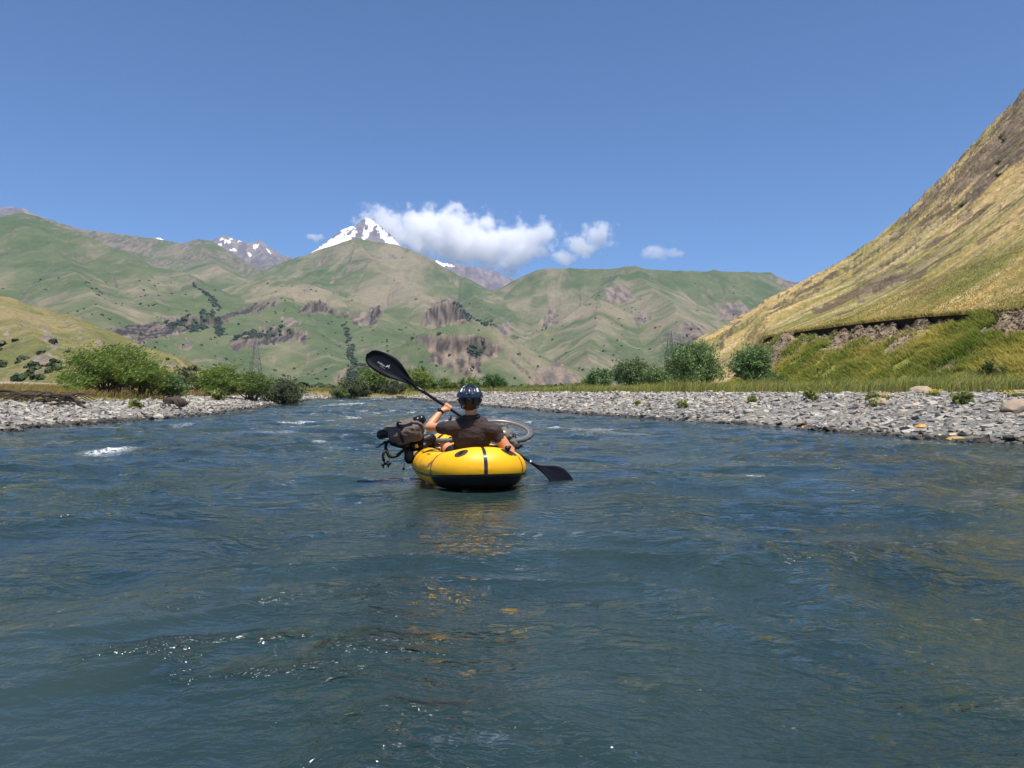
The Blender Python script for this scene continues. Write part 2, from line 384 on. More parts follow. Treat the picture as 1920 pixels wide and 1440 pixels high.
steep = np.hypot(np.gradient(mz, axis=0)/np.gradient(my, axis=0), np.gradient(mz, axis=1)/np.maximum(np.gradient(mx, axis=1), 1e-3))
rock = np.maximum(rock, sm(.95, 1.35, steep))
hi = sm(430, 560, 0*qy+qy)
rk2 = sm(.42, .62, fbm(mx/55, my/55, 4, 110)+.35*fbm(mx/400, my/400, 2, 112))*.42
rock = np.maximum(rock, rk2)
rock = np.maximum(rock, (my > 3020)*(qx < 560)*sm(-.3, .5, .2+fbm(mS/60, mD/300, 3, 117))*.75)
colm = ridged(mx/7+.3*my/7, mz/60, 2, 120)
mz = mz+np.where(rock > .5, 3.0*(colm-.6)+3*fbm(mx/14, my/14, 3, 124), 0)
tan = fbm(mS/55, mD/420, 4, 130)*.5+.75*fbm(mx/300, my/300, 4, 133)
def blob(cx, cy, rx, ry): return np.exp(-(((qx-cx)/rx)**2+((qy-cy)/ry)**2))
tan = tan+.55*blob(760,540,90,60)+.5*blob(1130,590,120,40)+.45*blob(560,545,110,25)+.05*blob(250,500,150,30)+.3*blob(330,520,60,22)-.25*blob(60,470,120,60)-.5*blob(330,640,140,40)-.5*blob(620,650,120,60)-.3*blob(560,500,70,30)+.25*blob(960,650,80,50)-.25*blob(1000,545,60,40)-.35*blob(1430,570,50,40)+.1
g = cmix((.066,.094,.042), (.102,.118,.058), np.clip(.5+.9*fbm(mx/120, my/120, 4, 140), 0, 1))
mc = cmix(g, (.215,.180,.125), sm(-.15, .95, tan)*.85)
mc = cmix(mc, (.24,.19,.135), sm(.5, .9, ridged(mS/28, mD/800, 2, 145))*sm(0, .4, tan)*.3)
rc = cmix((.10,.085,.076), (.215,.168,.135), np.clip(.5+1.1*fbm(mx/16, mz/26, 4, 150), 0, 1))
cliff = np.zeros(mx.shape)
for poly in [[(200,616),(300,603),(398,586),(405,606),(345,620),(300,634),(275,643),(240,634),(205,628)], [(403,600),(440,582),(518,559),(521,568),(440,595),(405,612)],
             [(558,585),(575,568),(600,564),(628,582),(600,588)], [(690,600),(706,576),(716,572),(713,604),(692,612)], [(428,640),(455,632),(520,628),(572,622),(577,636),(520,642),(470,647),(440,658)], [(880,640),(905,634),(936,655),(928,664),(900,660)]]:
    cliff = np.maximum(cliff, inpoly(jx, jy, poly)*1.0)
rc = cmix(rc, cmix((.038,.034,.035), (.15,.115,.095), np.clip(.42+1.3*fbm(mx/9, mz/40, 4, 155), 0, 1)), cliff)
crag = np.zeros(mx.shape)
for poly in [[(800,644),(828,628),(905,630),(940,656),(930,670),(900,676),(905,702),(880,708),(850,692),(804,682)], [(794,592),(816,564),(840,556),(864,572),(886,604),(860,608),(830,614),(810,608)], [(640,590),(660,594),(690,600),(680,614),(660,608)]]:
    crag = np.maximum(crag, inpoly(jx, jy, poly)*1.0)
rc = cmix(rc, cmix((.05,.042,.038), (.21,.16,.125), np.clip(.5+.6*fbm(mx/9, mz/40, 3, 157)+1.1*fbm(mx/16+.5*mz/16, mz/16, 4, 159), 0, 1)), crag*(1-cliff))
rock = np.maximum(rock, crag*sm(-.45, -.1, fbm(mx/18, mz/18, 3, 158)))
mc = cmix(mc, rc, np.clip(np.maximum(rock, cliff), 0, 1)*.95)
# bush belts (dark scrub growing on the slopes)
bush = np.zeros(mx.shape)
for poly in [[(300,606),(320,600),(340,600),(368,588),(400,582),(404,600),(390,618),(360,622),(345,612),(310,616)],
             [(358,526),(382,542),(399,556),(410,572),(413,588),(406,584),(393,563),(370,540)],
             [(432,640),(460,622),(505,612),(540,614),(548,624),(520,630),(470,634)], [(644,606),(651,602),(661,650),(670,700),(656,705),(654,660)],
             [(655,690),(700,680),(690,712),(650,715)], [(846,566),(866,570),(886,600),(872,598)], [(886,598),(920,600),(932,612),(905,610)],
             [(870,640),(905,640),(905,668),(880,665)], [(400,600),(410,596),(420,626),(406,640)]]:
    bush = np.maximum(bush, inpoly(jx, jy, poly)*1.0)
bush = bush*sm(-.35, .1, fbm(mx/25, my/25, 3, 160)+.15)
mc = cmix(mc, (.045,.062,.032), bush*.8)
spk = sm(.45, .62, pn2(mx/7.5, my/14, 165)+.5*pn2(mx/70, my/70, 166))*sm(.1, .5, fbm(mx/150, my/150, 3, 167)+.35)
mc = cmix(mc, (.085,.08,.068), spk*.25)
m_mtn = mat('mountain_slope', attr=True, rough=.95, spec=.1, noise=[(.05, .14, O1), (.25, .15, O1)], bump=[(.12, .6, 2.0, O1)])
mountains = mesh_np('mountains', np.stack([mx, my, mz], -1), gridfaces(*mx.shape), m_mtn, mc.reshape(-1, 3))
tag(mountains, 'green and tan mountain slopes with rocky cliffs', kind='structure')

# far peaks with snow
RF = [
 dict(p=[(540,508,7000),(575,482,7000),(590,469,7000),(606,458,7000),(622,447,7000),(636,435,7000),(648,428,7000),(660,424,7000),(668,427,6980),(674,420,7000),(680,413,7000),(688,408,7000),(695,410,7000),(704,418,7000),(716,435,7000),(728,447,7000),(742,458,7000),(754,468,7000),(790,490,7000)], s=.8),
 dict(p=[(690,409,7000),(684,430,6850),(678,452,6700)], s=.85), dict(p=[(703,416,7000),(716,440,6850),(738,462,6700)], s=.85),
 dict(p=[(660,424,7000),(650,440,6850),(628,460,6700)], s=.8), dict(p=[(680,413,7000),(668,440,6800),(664,462,6650)], s=.8),
 dict(p=[(360,482,6000),(395,468,6000),(402,456,6000),(412,446,6000),(424,443,6000),(436,446,6000),(447,450,6000),(456,450,6000),(470,453,6000),(482,452,6000),(493,455,6000),(502,461,6000),(514,468,6000),(530,478,6000),(550,487,6000),(580,500,6000)], s=.7),
 dict(p=[(424,443,6000),(430,470,5700),(450,500,5400)], s=.7), dict(p=[(482,452,6000),(495,480,5700),(520,505,5400)], s=.7),
 dict(p=[(775,470,6200),(805,484,6200),(815,488,6200),(828,493,6200),(842,491,6200),(856,497,6200),(868,502,6200),(884,498,6200),(896,503,6200),(908,503,6200),(922,508,6200),(930,506,6200),(942,514,6200),(955,521,6200),(975,531,6200),(1000,545,6200)], s=.75),
 dict(p=[(842,491,6200),(860,520,5900),(880,550,5700)], s=.7), dict(p=[(930,506,6200),(930,530,5950),(930,550,5800)], s=.7),
 dict(p=[(-400,380,5200),(-120,390,5200),(0,386,5200),(38,387,5200),(52,392,5200),(70,402,5200),(100,415,5200),(160,440,5200)], s=.6),
 dict(p=[(255,449,5400),(280,446,5400),(292,445,5400),(306,448,5400),(340,462,5400)], s=.6),
]
fx, fy = polar(-260, 1060, 760, 4900, 7300, 230)
fz, fS, fD, fI = ridge_field(fx+14*fbm(fx/200, fy/200, 3, 30), fy+20*fbm(fx/200, fy/200, 3, 35), RF, k=10)
fz = fz-sm(10, 250, fD)*(30*(1-ridged(fS/130, fD/800, 3, 181)))+14*fbm(fx/110, fy/110, 5, 190, .6)
pxf, pyf = project(fx, fy, fz)
ux = pxf+5.0*fbm(pxf/7, pyf/7, 3, 195); uy = pyf+4*fbm(pxf/7, pyf/7, 3, 199)
snow = np.zeros(fx.shape)
for poly in [[(570,486),(606,457),(628,444),(646,432),(652,436),(640,444),(655,440),(664,430),(670,432),(662,446),(640,458),(600,476)],
             [(636,437),(648,427),(660,423),(668,428),(660,430),(646,432)],
             [(686,408),(696,409),(702,414),(700,428),(690,440),(684,454),(678,454),(682,436),(688,422)],
             [(700,414),(712,424),(718,438),(732,450),(746,466),(732,462),(716,446),(706,430)], [(714,426),(726,436),(722,442),(712,434)],
             [(718,440),(740,446),(752,462),(738,456)],
             [(814,486),(830,491),(838,496),(832,504),(822,496)], [(834,494),(852,497),(844,502)]]:
    snow = np.maximum(snow, inpoly(ux, uy, poly)*1.0)
for (cx, cy, rx, ry, an) in [(418,448,8,2.4,-.5),(430,451,10,3,-.45),(412,459,5,2.5,-.2),(437,469,8,2.2,.05),(466,478,4,2.6,-.8),(478,463,7,2,-.1),(464,453,4,1.5,.2),(484,459,5,1.6,.3),(503,470,4,1.4,.5),(449,453,3,1.3,0),(296,447,7,1.6,.1),(350,456,7,1.5,0)]:
    ca, sa = math.cos(an), math.sin(an); dx, dy = ux-cx, uy-cy
    snow = np.maximum(snow, ((dx*ca+dy*sa)**2/rx**2+(dy*ca-dx*sa)**2/ry**2 < 1)*1.0)
snow = snow*(pyf < 500)
fc = cmix((.13,.11,.115), (.225,.185,.17), np.clip(.5+1.0*fbm(fS/50, fD/300, 4, 170)+.5*fbm(fx/50, fy/50, 3, 175), 0, 1))
fc = cmix(fc, (.10,.12,.06), sm(470, 520, pyf)*.5*(pxf < 700))
fc = cmix(fc, (.86,.87,.88), snow)
m_peak = mat('peak_rock', attr=True, rough=.9, spec=.15, noise=[(.03, .12, O1)], bump=[(.03, .7, 10.0, O1)])
peaks = mesh_np('snow_peaks', np.stack([fx, fy, fz], -1), gridfaces(*fx.shape), m_peak, fc.reshape(-1, 3))
tag(peaks, 'distant rocky summits with snowfields', kind='structure')

# near hill on the left
RL = [dict(p=[(-900,430,330),(-500,500,340),(-250,525,345),(-100,540,348),(0,561,350),(40,571,350),(85,582,350),(130,597,348),(165,611,345),(200,626,340),(240,642,335),(280,656,330),(310,668,326),(350,690,320),(372,705,315)], s=.45),
      dict(p=[(0,561,350),(50,620,270),(90,660,220),(105,690,180)], s=.4), dict(p=[(130,597,348),(190,650,280),(230,690,230)], s=.35), dict(p=[(-250,525,345),(-150,610,250),(-100,680,190)], s=.4)]
hx, hy = polar(-700, 400, 620, 120, 400, 260)
hz, hS, hD, hI = ridge_field(hx+2*fbm(hx/30, hy/30, 3, 30), hy+2*fbm(hx/30, hy/30, 3, 35), RL, k=2.5)
hz = hz-sm(2, 30, hD)*(3.2*(1-ridged(hS/26, hD/120, 3, 201)))+1.3*fbm(hx/22, hy/22, 5, 205)
lpx, lpy = project(hx, hy, hz); hvis = visible(hz, hy)
lx_ = lpx+7*fbm(lpx/14, lpy/10, 3, 207); ly_ = lpy+5*fbm(lpx/14, lpy/10, 3, 209)
lr = np.zeros(hx.shape)
for poly in [[(78,622),(92,622),(112,650),(104,656),(84,640)],[(140,618),(160,618),(155,626)],[(145,634),(160,632),(165,640)],[(60,668),(90,660),(105,685),(60,682)],[(285,672),(320,680),(340,690),(300,686)],[(110,600),(140,606),(130,612)],[(175,640),(190,640),(192,650)],[(0,622),(14,620),(18,630)]]:
    lr = np.maximum(lr, inpoly(lx_, ly_, poly)*.9)
lr = np.maximum(lr, sm(.55, .8, fbm(hx/9, hy/9, 4, 211))*.6)
lt = fbm(hS/9, hD/70, 4, 215)*.6+.5*fbm(hx/60, hy/60, 3, 218)
hc = cmix(cmix((.095,.105,.04),(.14,.138,.052), np.clip(.5+fbm(hx/18, hy/18, 4, 220), 0, 1)), (.25,.195,.10), sm(-.1, .9, lt-.05+.4*np.exp(-hD/25))*.8)
hc = cmix(hc, cmix((.12,.10,.09),(.24,.20,.165), np.clip(.5+fbm(hx/4, hy/4, 3, 225), 0, 1)), lr)
m_hill = mat('hill_grass', attr=True, rough=.95, spec=.1, noise=[(.6, .25, O1), (3, .28, O1)], bump=[(.8, .8, .8, O1)])
lhill = mesh_np('left_hillside', np.stack([hx, hy, hz], -1), gridfaces(*hx.shape), m_hill, hc.reshape(-1, 3))
tag(lhill, 'grassy hill with scattered rocks on the left side of the valley', kind='structure')

# ------------------------------------------------------------------ right hillside: lofted from toe to crest
CP = [1150,1200,1250,1310,1400,1500,1600,1660,1700,1740,1780,1850,1920,2100,2400,2700,3000]
CQ = [733,722,690,640,589,535,480,433,401,360,320,246,174,-20,-330,-600,-800]
CY = [560,545,530,520,500,480,450,432,420,400,380,340,300,255,215,190,170]
pxs = np.concatenate([np.linspace(1150, 1960, 520), np.linspace(1963, 3000, 220)])
A = (pxs-960)/F
cy_ = np.interp(pxs, CP, CY); cq = np.interp(pxs, CP, CQ); crn = (3*fbm(pxs/25, pxs*0, 4, 230)-2*np.abs(pn2(pxs/9, pxs*0, 231)))/F*cy_*(1+1.1*sm(1600, 1720, pxs))
cz_ = CZ+(HZ-cq)/F*cy_
def xtoe(Y): return 19.5+.18*np.maximum(Y-62, 0)+.5*np.sin(Y*.11)
Ys = np.linspace(4, 600, 12000)
yt = np.array([next((y for y in Ys[::4] if a*y >= xtoe(y)), 1e9) for a in A]); yt = np.minimum(yt, cy_-40)
ysc = np.maximum(np.minimum(26/A, cy_-30), yt+3); scw = sm(1395, 1440, pxs)
zsc = np.interp(pxs, [1425,1500,1600,1700,1800,1920,2300], [6.5,6.35,6.05,5.75,5.4,5.05,4.4])
lin = .8+(cz_-.8)*(ysc-yt)/(cy_-yt)
zsc = mix(lin, zsc, scw)
s1 = np.linspace(0, 1, 90); s2 = np.linspace(0, 1, 250)**1.7; s3 = np.linspace(0.03, 1, 14)
ST = .5*scw*np.clip(.65+1.5*fbm(pxs/38, pxs*0, 3, 236), .02, 1.3)             # height of the earth step
rows = []
kinds = []
for t in s1:
    rows.append((mix(yt, ysc, t), .55+(zsc-.55-.3*scw)*(t**.9)-(ST-.3*scw)*sm(.72, 1, np.full(len(pxs), t)))); kinds.append(np.full(len(pxs), t))
for t in (.35, .7, .93, 1.0):
    rows.append((ysc+.12*(1-t)-.22*scw*sm(.6, 1, np.full(len(pxs), t)), zsc-ST*(1-t))); kinds.append(np.full(len(pxs), 1+.1*t))
for t in s2[1:]:
    yy = mix(ysc, cy_, t)
    rows.append((yy, mix(zsc, cz_, t)-crn*t**14)); kinds.append(np.full(len(pxs), 2+t))
for t in s3:
    rows.append((cy_*(1+.6*t), cz_-crn*(1-t)-(cz_*.9+20)*t)); kinds.append(np.full(len(pxs), 3.2))
ry_ = np.array([r[0] for r in rows]); rz_ = np.array([r[1] for r in rows]); rk_ = np.array(kinds)
rx_ = A[None, :]*ry_
tt = np.clip(rk_-2, 0, 1)*(rk_ < 3.1)
amp = np.clip((ry_-40)/120, 0, 1.6)*sm(0, .06, tt)*(1-.75*sm(.9, 1, tt))
fallx = rx_*.020; fally = (ry_-.12*rx_)*.085
rz_ = rz_+amp*(1.9*fbm(fallx, fally, 3, 240)+1.6*(ridged(fallx*1.3, fally*1.2, 1, 246)-.5)+.4*fbm(rx_*.12, ry_*.12, 2, 250))
lowm = sm(.05, .4, rk_)*(rk_ < 1)*(1-sm(.9, 1, rk_)*(rk_ < 1))
rz_ = rz_+lowm*(.5*fbm(rx_*.3, ry_*.12, 2, 255)+.10*fbm(rx_*1.2, ry_*.8, 2, 259))+np.where(rk_ > 2, np.minimum(1, (ry_-ysc)/2)*.08*fbm(rx_*.8, ry_*.8, 3, 261), 0)
rpx, rpy = project(rx_, ry_, rz_)
kx = rpx+9*fbm(rpx/16, rpy/10, 3, 263); ky = rpy+6*fbm(rpx/16, rpy/10, 3, 266)
tn = fbm(fallx*1.2, fally*1.5, 4, 270)
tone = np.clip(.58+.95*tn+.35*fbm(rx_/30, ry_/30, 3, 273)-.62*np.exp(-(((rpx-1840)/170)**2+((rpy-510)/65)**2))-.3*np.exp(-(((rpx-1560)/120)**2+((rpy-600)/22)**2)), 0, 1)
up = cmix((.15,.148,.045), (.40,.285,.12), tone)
up = cmix(up, (.48,.375,.22), sm(.35, .8, ridged(fallx, fally*2.2, 2, 276))*.45)
lown = fbm(rx_*.22, ry_*.2, 4, 280)
low = cmix((.11,.15,.03), (.28,.24,.07), np.clip(.42+.8*lown, 0, 1))
soil = cmix((.165,.12,.08), (.26,.20,.135), np.clip(.5+fbm(rx_*1.1, ry_*.8, 4, 283), 0, 1))
sf = sm(.64, .9, rk_+.5*fbm(rx_*.25, (ry_+.5*rx_)*.16, 4, 286)+.04)*(rk_ < 1.0)*scw
low = cmix(low, soil, sf)
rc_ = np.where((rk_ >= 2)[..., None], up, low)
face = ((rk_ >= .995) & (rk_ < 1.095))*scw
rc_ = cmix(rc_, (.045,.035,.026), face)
hr_ = np.zeros(rx_.shape)
for poly in [[(1905,180),(1930,160),(1990,190),(1990,300),(1930,330),(1890,300),(1850,330),(1800,360),(1780,340),(1850,262)],
             [(1780,335),(1850,330),(1845,352),(1790,372),(1740,395),(1720,400),(1745,365)], [(1690,420),(1740,385),(1780,370),(1760,390),(1715,415)],
             [(1600,545),(1640,520),(1668,510),(1650,535),(1610,570)], [(1795,410),(1820,395),(1830,405),(1800,418)],[(1650,515),(1700,490),(1700,500),(1660,525)], [(1700,480),(1725,465),(1722,475)],[(1755,434),(1785,422),(1780,432)],[(1870,385),(1885,378),(1880,390)]]:
    hr_ = np.maximum(hr_, inpoly(kx, ky, poly)*.9)
scar = (rk_ >= 2)*sm(.42, .56, fbm(rx_*.16, (ry_-.3*rx_)*.07, 4, 298)+.25*pn2(rx_*.02, ry_*.02, 299))*sm(45, 70, ry_)
rc_ = cmix(rc_, (.10,.072,.052), scar*.85)
hr_ = hr_*(rk_ >= 2)*sm(-.5, .15, fbm(fallx*3, fally*3, 3, 289)+.1)
hr_ = np.maximum(hr_, (rk_ >= 2)*sm(.42, .62, fbm(rx_*.06, ry_*.16, 4, 291)+.34*sm(95, 15, (ry_*0+np.interp(rpx, CP, CQ)*-1+rpy))*sm(1600, 1740, rpx))*.9*sm(50, 90, ry_))
rz_ = rz_+hr_*(1.5*fbm(rx_*.09, ry_*.13, 2, 293)+.6*ridged(rx_*.06, ry_*.12, 1, 294)-.2)*np.clip((ry_-50)/120, 0, 1.3)*(1-.6*sm(.93, 1, tt))
rc_ = cmix(rc_, cmix((.075,.058,.046),(.20,.155,.115), np.clip(.5+1.2*fbm(rx_*.3, rz_*.5, 3, 296), 0, 1)), hr_)
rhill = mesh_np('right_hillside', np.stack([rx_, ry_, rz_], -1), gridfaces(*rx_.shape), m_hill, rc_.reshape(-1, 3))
tag(rhill, 'steep tan hillside with an eroded earth step on the right', kind='structure')
def hill_at(px, row_t):
    """point on the right hillside: column by ray, row by fraction (0..1 below the step, 2..3 above)"""
    j = np.clip(np.searchsorted(pxs, px), 0, len(pxs)-1); i = np.argmin(np.abs(rk_[:, 0]-row_t))
    return rx_[i, j], ry_[i, j], rz_[i, j]

# ------------------------------------------------------------------ haze and clouds
bm = bmesh.new(); bmesh.ops.create_cube(bm, size=1)
me = bpy.data.meshes.new('haze'); bm.to_mesh(me); bm.free()
haze = bpy.data.objects.new('haze', me); col.objects.link(haze)
haze.location = (0, 3900, 800); haze.scale = (14000, 8200, 1870)
m = bpy.data.materials.new('haze_air'); m.use_nodes = True; m.node_tree.nodes.clear()
pv = m.node_tree.nodes.new('ShaderNodeVolumePrincipled'); ou = m.node_tree.nodes.new('ShaderNodeOutputMaterial')
pv.inputs['Color'].default_value = (.36, .57, 1, 1); pv.inputs['Density'].default_value = 4.0e-5; pv.inputs['Anisotropy'].default_value = 0
m.node_tree.links.new(pv.outputs[0], ou.inputs['Volume']); me.materials.append(m)
tag(haze, kind='stuff')

def cloud(label, lobes, Y, dens, er=1.0, scale=270.0, group=None):
    """lobes: (px, py, rx, ry) in photo pixels seen at distance Y; a soft volume inside a box"""
    k = Y/F
    cs = [(P(px, py, Y), rx*k, ry*k) for px, py, rx, ry in lobes]
    x0 = min(c.x-rx for c, rx, ry in cs); x1 = max(c.x+rx for c, rx, ry in cs)
    z0 = min(c.z-ry for c, rx, ry in cs); z1 = max(c.z+ry for c, rx, ry in cs)
    dp = max(min(rx, ry*1.6) for c, rx, ry in cs)
    ctr = Vector(((x0+x1)/2, Y, (z0+z1)/2))
    pad = 1.12
    bm = bmesh.new(); bmesh.ops.create_cube(bm, size=1)
    for v in bm.verts: v.co = Vector((v.co.x*(x1-x0)*pad, v.co.y*2*dp*pad, v.co.z*(z1-z0)*pad))
    me = bpy.data.meshes.new('cloud'); bm.to_mesh(me); bm.free()
    o = bpy.data.objects.new('cloud', me); col.objects.link(o); o.location = ctr
    m = bpy.data.materials.new('cloud_vapour'); m.use_nodes = True; n = m.node_tree.nodes; L = m.node_tree.links; n.clear()
    tc = n.new('ShaderNodeTexCoord'); best = None
    for c, rx, ry in cs:
        d = c-ctr; ddp = min(rx, ry*1.6)
        mp = n.new('ShaderNodeMapping'); mp.vector_type = 'TEXTURE'; mp.inputs['Location'].default_value = d; mp.inputs['Scale'].default_value = (rx, ddp, ry)
        L.new(tc.outputs['Object'], mp.inputs[0])
        ln = n.new('ShaderNodeVectorMath'); ln.operation = 'LENGTH'; L.new(mp.outputs[0], ln.inputs[0])
        if best is None: best = ln.outputs['Value']
        else:
            mn = n.new('ShaderNodeMath'); mn.operation = 'SMOOTH_MIN'; mn.inputs[2].default_value = .18
            L.new(best, mn.inputs[0]); L.new(ln.outputs['Value'], mn.inputs[1]); best = mn.outputs[0]
    nz = n.new('ShaderNodeTexNoise'); nz.inputs['Scale'].default_value = 1/scale; nz.inputs['Detail'].default_value = 8; nz.inputs['Roughness'].default_value = .66
    L.new(tc.outputs['Object'], nz.inputs['Vector'])
    a = n.new('ShaderNodeMath'); a.operation = 'MULTIPLY_ADD'; a.inputs[1].default_value = 3.6*er; a.inputs[2].default_value = -1.8*er; L.new(nz.outputs['Fac'], a.inputs[0])
    b = n.new('ShaderNodeMath'); b.operation = 'ADD'; L.new(a.outputs[0], b.inputs[0]); L.new(best, b.inputs[1])
    mr = n.new('ShaderNodeMapRange'); mr.inputs[1].default_value = .86; mr.inputs[2].default_value = .45; mr.inputs[3].default_value = 0; mr.inputs[4].default_value = dens
    L.new(b.outputs[0], mr.inputs[0])
    vs = n.new('ShaderNodeVolumePrincipled'); vs.inputs['Color'].default_value = (1, 1, 1, 1); vs.inputs['Anisotropy'].default_value = 0
    L.new(mr.outputs[0], vs.inputs['Density'])
    ou = n.new('ShaderNodeOutputMaterial'); L.new(vs.outputs[0], ou.inputs['Volume'])
    me.materials.append(m)
    return tag(o, label, 'cloud', group)
CG = 'white clouds by the snow peak'
cloud('large white cloud streaming from the right shoulder of the snow peak', [(728,430,56,40),(716,424,26,20),(790,432,70,46),(850,445,80,52),(915,455,75,48),(985,448,58,38),(965,478,52,28),(1012,440,36,26),(870,474,90,24)], 8800, .010, group=CG)
cloud('medium slanting white cloud to the right of the big cloud', [(1062,484,30,16),(1090,463,34,22),(1122,444,36,26)], 8800, .008, scale=170, group=CG)
cloud('faint thin cloud wisp farthest to the right above the ridge', [(1228,476,30,16),(1262,474,38,10)], 8800, .005, scale=170, group=CG)
cloud('tiny white cloud puff in the gap left of the snow peak', [(588,446,15,8),(598,444,12,6)], 8800, .012, scale=110, group=CG)
cloud('small cloud puff low behind the purple ridge under the big cloud', [(956,510,18,12)], 8800, .012, scale=110, group=CG)
# ------------------------------------------------------------------ mesh builders for the made things
class MB:
    def __init__(s): s.v = []; s.f = []
    def add(s, V, Fs):
        o = len(s.v); s.v += [tuple(map(float, p)) for p in V]; s.f += [tuple(int(i)+o for i in f) for f in Fs]; return s
    def tube(s, pts, r, seg=8, closed=False, cap=True):
        pts = [Vector(p) for p in pts]; n = len(pts); rs = r if hasattr(r, '__len__') else [r]*n
        up = None; V = []
        for i in range(n):
            if closed: t = pts[(i+1) % n]-pts[i-1]
            else: t = pts[min(i+1, n-1)]-pts[max(i-1, 0)]
            t = t.normalized()
            if up is None:
                up = Vector((0, 0, 1)) if abs(t.z) < .9 else Vector((1, 0, 0))
            up = (up-t*up.dot(t)).normalized(); sd = t.cross(up)
            for k in range(seg):
                a = 2*math.pi*k/seg; V.append(pts[i]+(up*math.cos(a)+sd*math.sin(a))*rs[i])
        Fs = []
        for i in range(n if closed else n-1):
            for k in range(seg):
                i2 = (i+1) % n
                Fs.append((i*seg+k, i*seg+(k+1) % seg, i2*seg+(k+1) % seg, i2*seg+k))
        if cap and not closed:
            Fs.append(tuple(range(seg-1, -1, -1))); Fs.append(tuple((n-1)*seg+k for k in range(seg)))
        return s.add(V, Fs)
    def box(s, c, sx, sy, sz, rot=None):
        M = rot or Matrix.Identity(3)
        V = [Vector(c)+M @ Vector((x*sx/2, y*sy/2, z*sz/2)) for x in (-1, 1) for y in (-1, 1) for z in (-1, 1)]
        return s.add(V, [(0,1,3,2),(4,6,7,5),(0,4,5,1),(2,3,7,6),(0,2,6,4),(1,5,7,3)])
    def ball(s, c, rx, ry=None, rz=None, rot=None, nu=14, nv=9):
        ry = ry or rx; rz = rz or rx; M = rot or Matrix.Identity(3); V = []; Fs = []
        for j in range(nv+1):
            th = math.pi*j/nv
            for i in range(nu):
                ph = 2*math.pi*i/nu
                V.append(Vector(c)+M @ Vector((rx*math.sin(th)*math.cos(ph), ry*math.sin(th)*math.sin(ph), rz*math.cos(th))))
        for j in range(nv):
            for i in range(nu): Fs.append((j*nu+i, (j+1)*nu+i, (j+1)*nu+(i+1) % nu, j*nu+(i+1) % nu))
        return s.add(V, Fs)
    def capsule(s, p0, r0, p1, r1, seg=14):
        p0 = Vector(p0); p1 = Vector(p1); t = (p1-p0).normalized(); pts = []; rs = []
        for a in (-88, -60, -30, 0): pts.append(p0+t*r0*math.sin(R(a))); rs.append(r0*math.cos(R(a)))
        for a in (0, 30, 60, 88): pts.append(p1+t*r1*math.sin(R(a))); rs.append(r1*math.cos(R(a)))
        pts[3] -= t*1e-4
        return s.tube(pts, rs, seg)
    def chain(s, pts, rs, seg=14):
        for i in range(len(pts)-1): s.capsule(pts[i], rs[i], pts[i+1], rs[i+1], seg)
        return s
    def mesh(s, name):
        me = bpy.data.meshes.new(name); me.from_pydata(s.v, [], s.f); me.update(); return me
    def build(s, name, m, parent=None, smooth=True, bevel=0):
        me = s.mesh(name); me.materials.append(m)
        me.polygons.foreach_set('use_smooth', [smooth]*len(me.polygons))
        o = bpy.data.objects.new(name, me); col.objects.link(o)
        if parent is not None: par(o, parent)
        return o
def sculpt(mb, name, m, voxel=.008, it=4, parent=None, disp=None):
    """fuse overlapping solids into one continuous skin"""
    o = mb.build(name, m)
    a = o.modifiers.new('r', 'REMESH'); a.mode = 'VOXEL'; a.voxel_size = voxel
    b = o.modifiers.new('s', 'SMOOTH'); b.factor = .5; b.iterations = it
    dg = bpy.context.evaluated_depsgraph_get(); me = bpy.data.meshes.new_from_object(o.evaluated_get(dg))
    o.modifiers.clear(); old = o.data; o.data = me; bpy.data.meshes.remove(old); me.name = name
    if not me.materials: me.materials.append(m)
    if disp:
        n = len(me.vertices); co = np.empty(n*3); no = np.empty(n*3)
        me.vertices.foreach_get('co', co); me.vertex_normals.foreach_get('vector', no)
        co = co.reshape(-1, 3); no = no.reshape(-1, 3)
        co = co+no*disp(co)[:, None]; me.vertices.foreach_set('co', co.ravel()); me.update()
    me.polygons.foreach_set('use_smooth', [True]*len(me.polygons))
    if parent is not None: par(o, parent)
    return o

YEL = mat('raft_yellow_fabric', (.82, .42, .005), rough=.5, spec=.4, noise=[(3, .06, O1)], bump=[(9, .25, .01, O1)])
YEL2 = mat('raft_seam_dark_yellow', (.42, .22, .01), rough=.5)  # darker yellow of the thin seams and lashing tabs
BLK = mat('black_coated_fabric', (.010, .009, .009), rough=.45, spec=.25, noise=[(20, .3, O1)])
BLK2 = mat('black_plastic', (.009, .009, .010), rough=.3, spec=.35)
BRN = mat('dark_brown_patch', (.030, .020, .014), rough=.55)
TAPE = mat('black_shiny_tape', (.022, .018, .017), rough=.25, coat=.4)
INK = mat('print_white', (.55, .55, .58), rough=.5)
INKD = mat('print_dark', (.22, .12, .02), rough=.6)

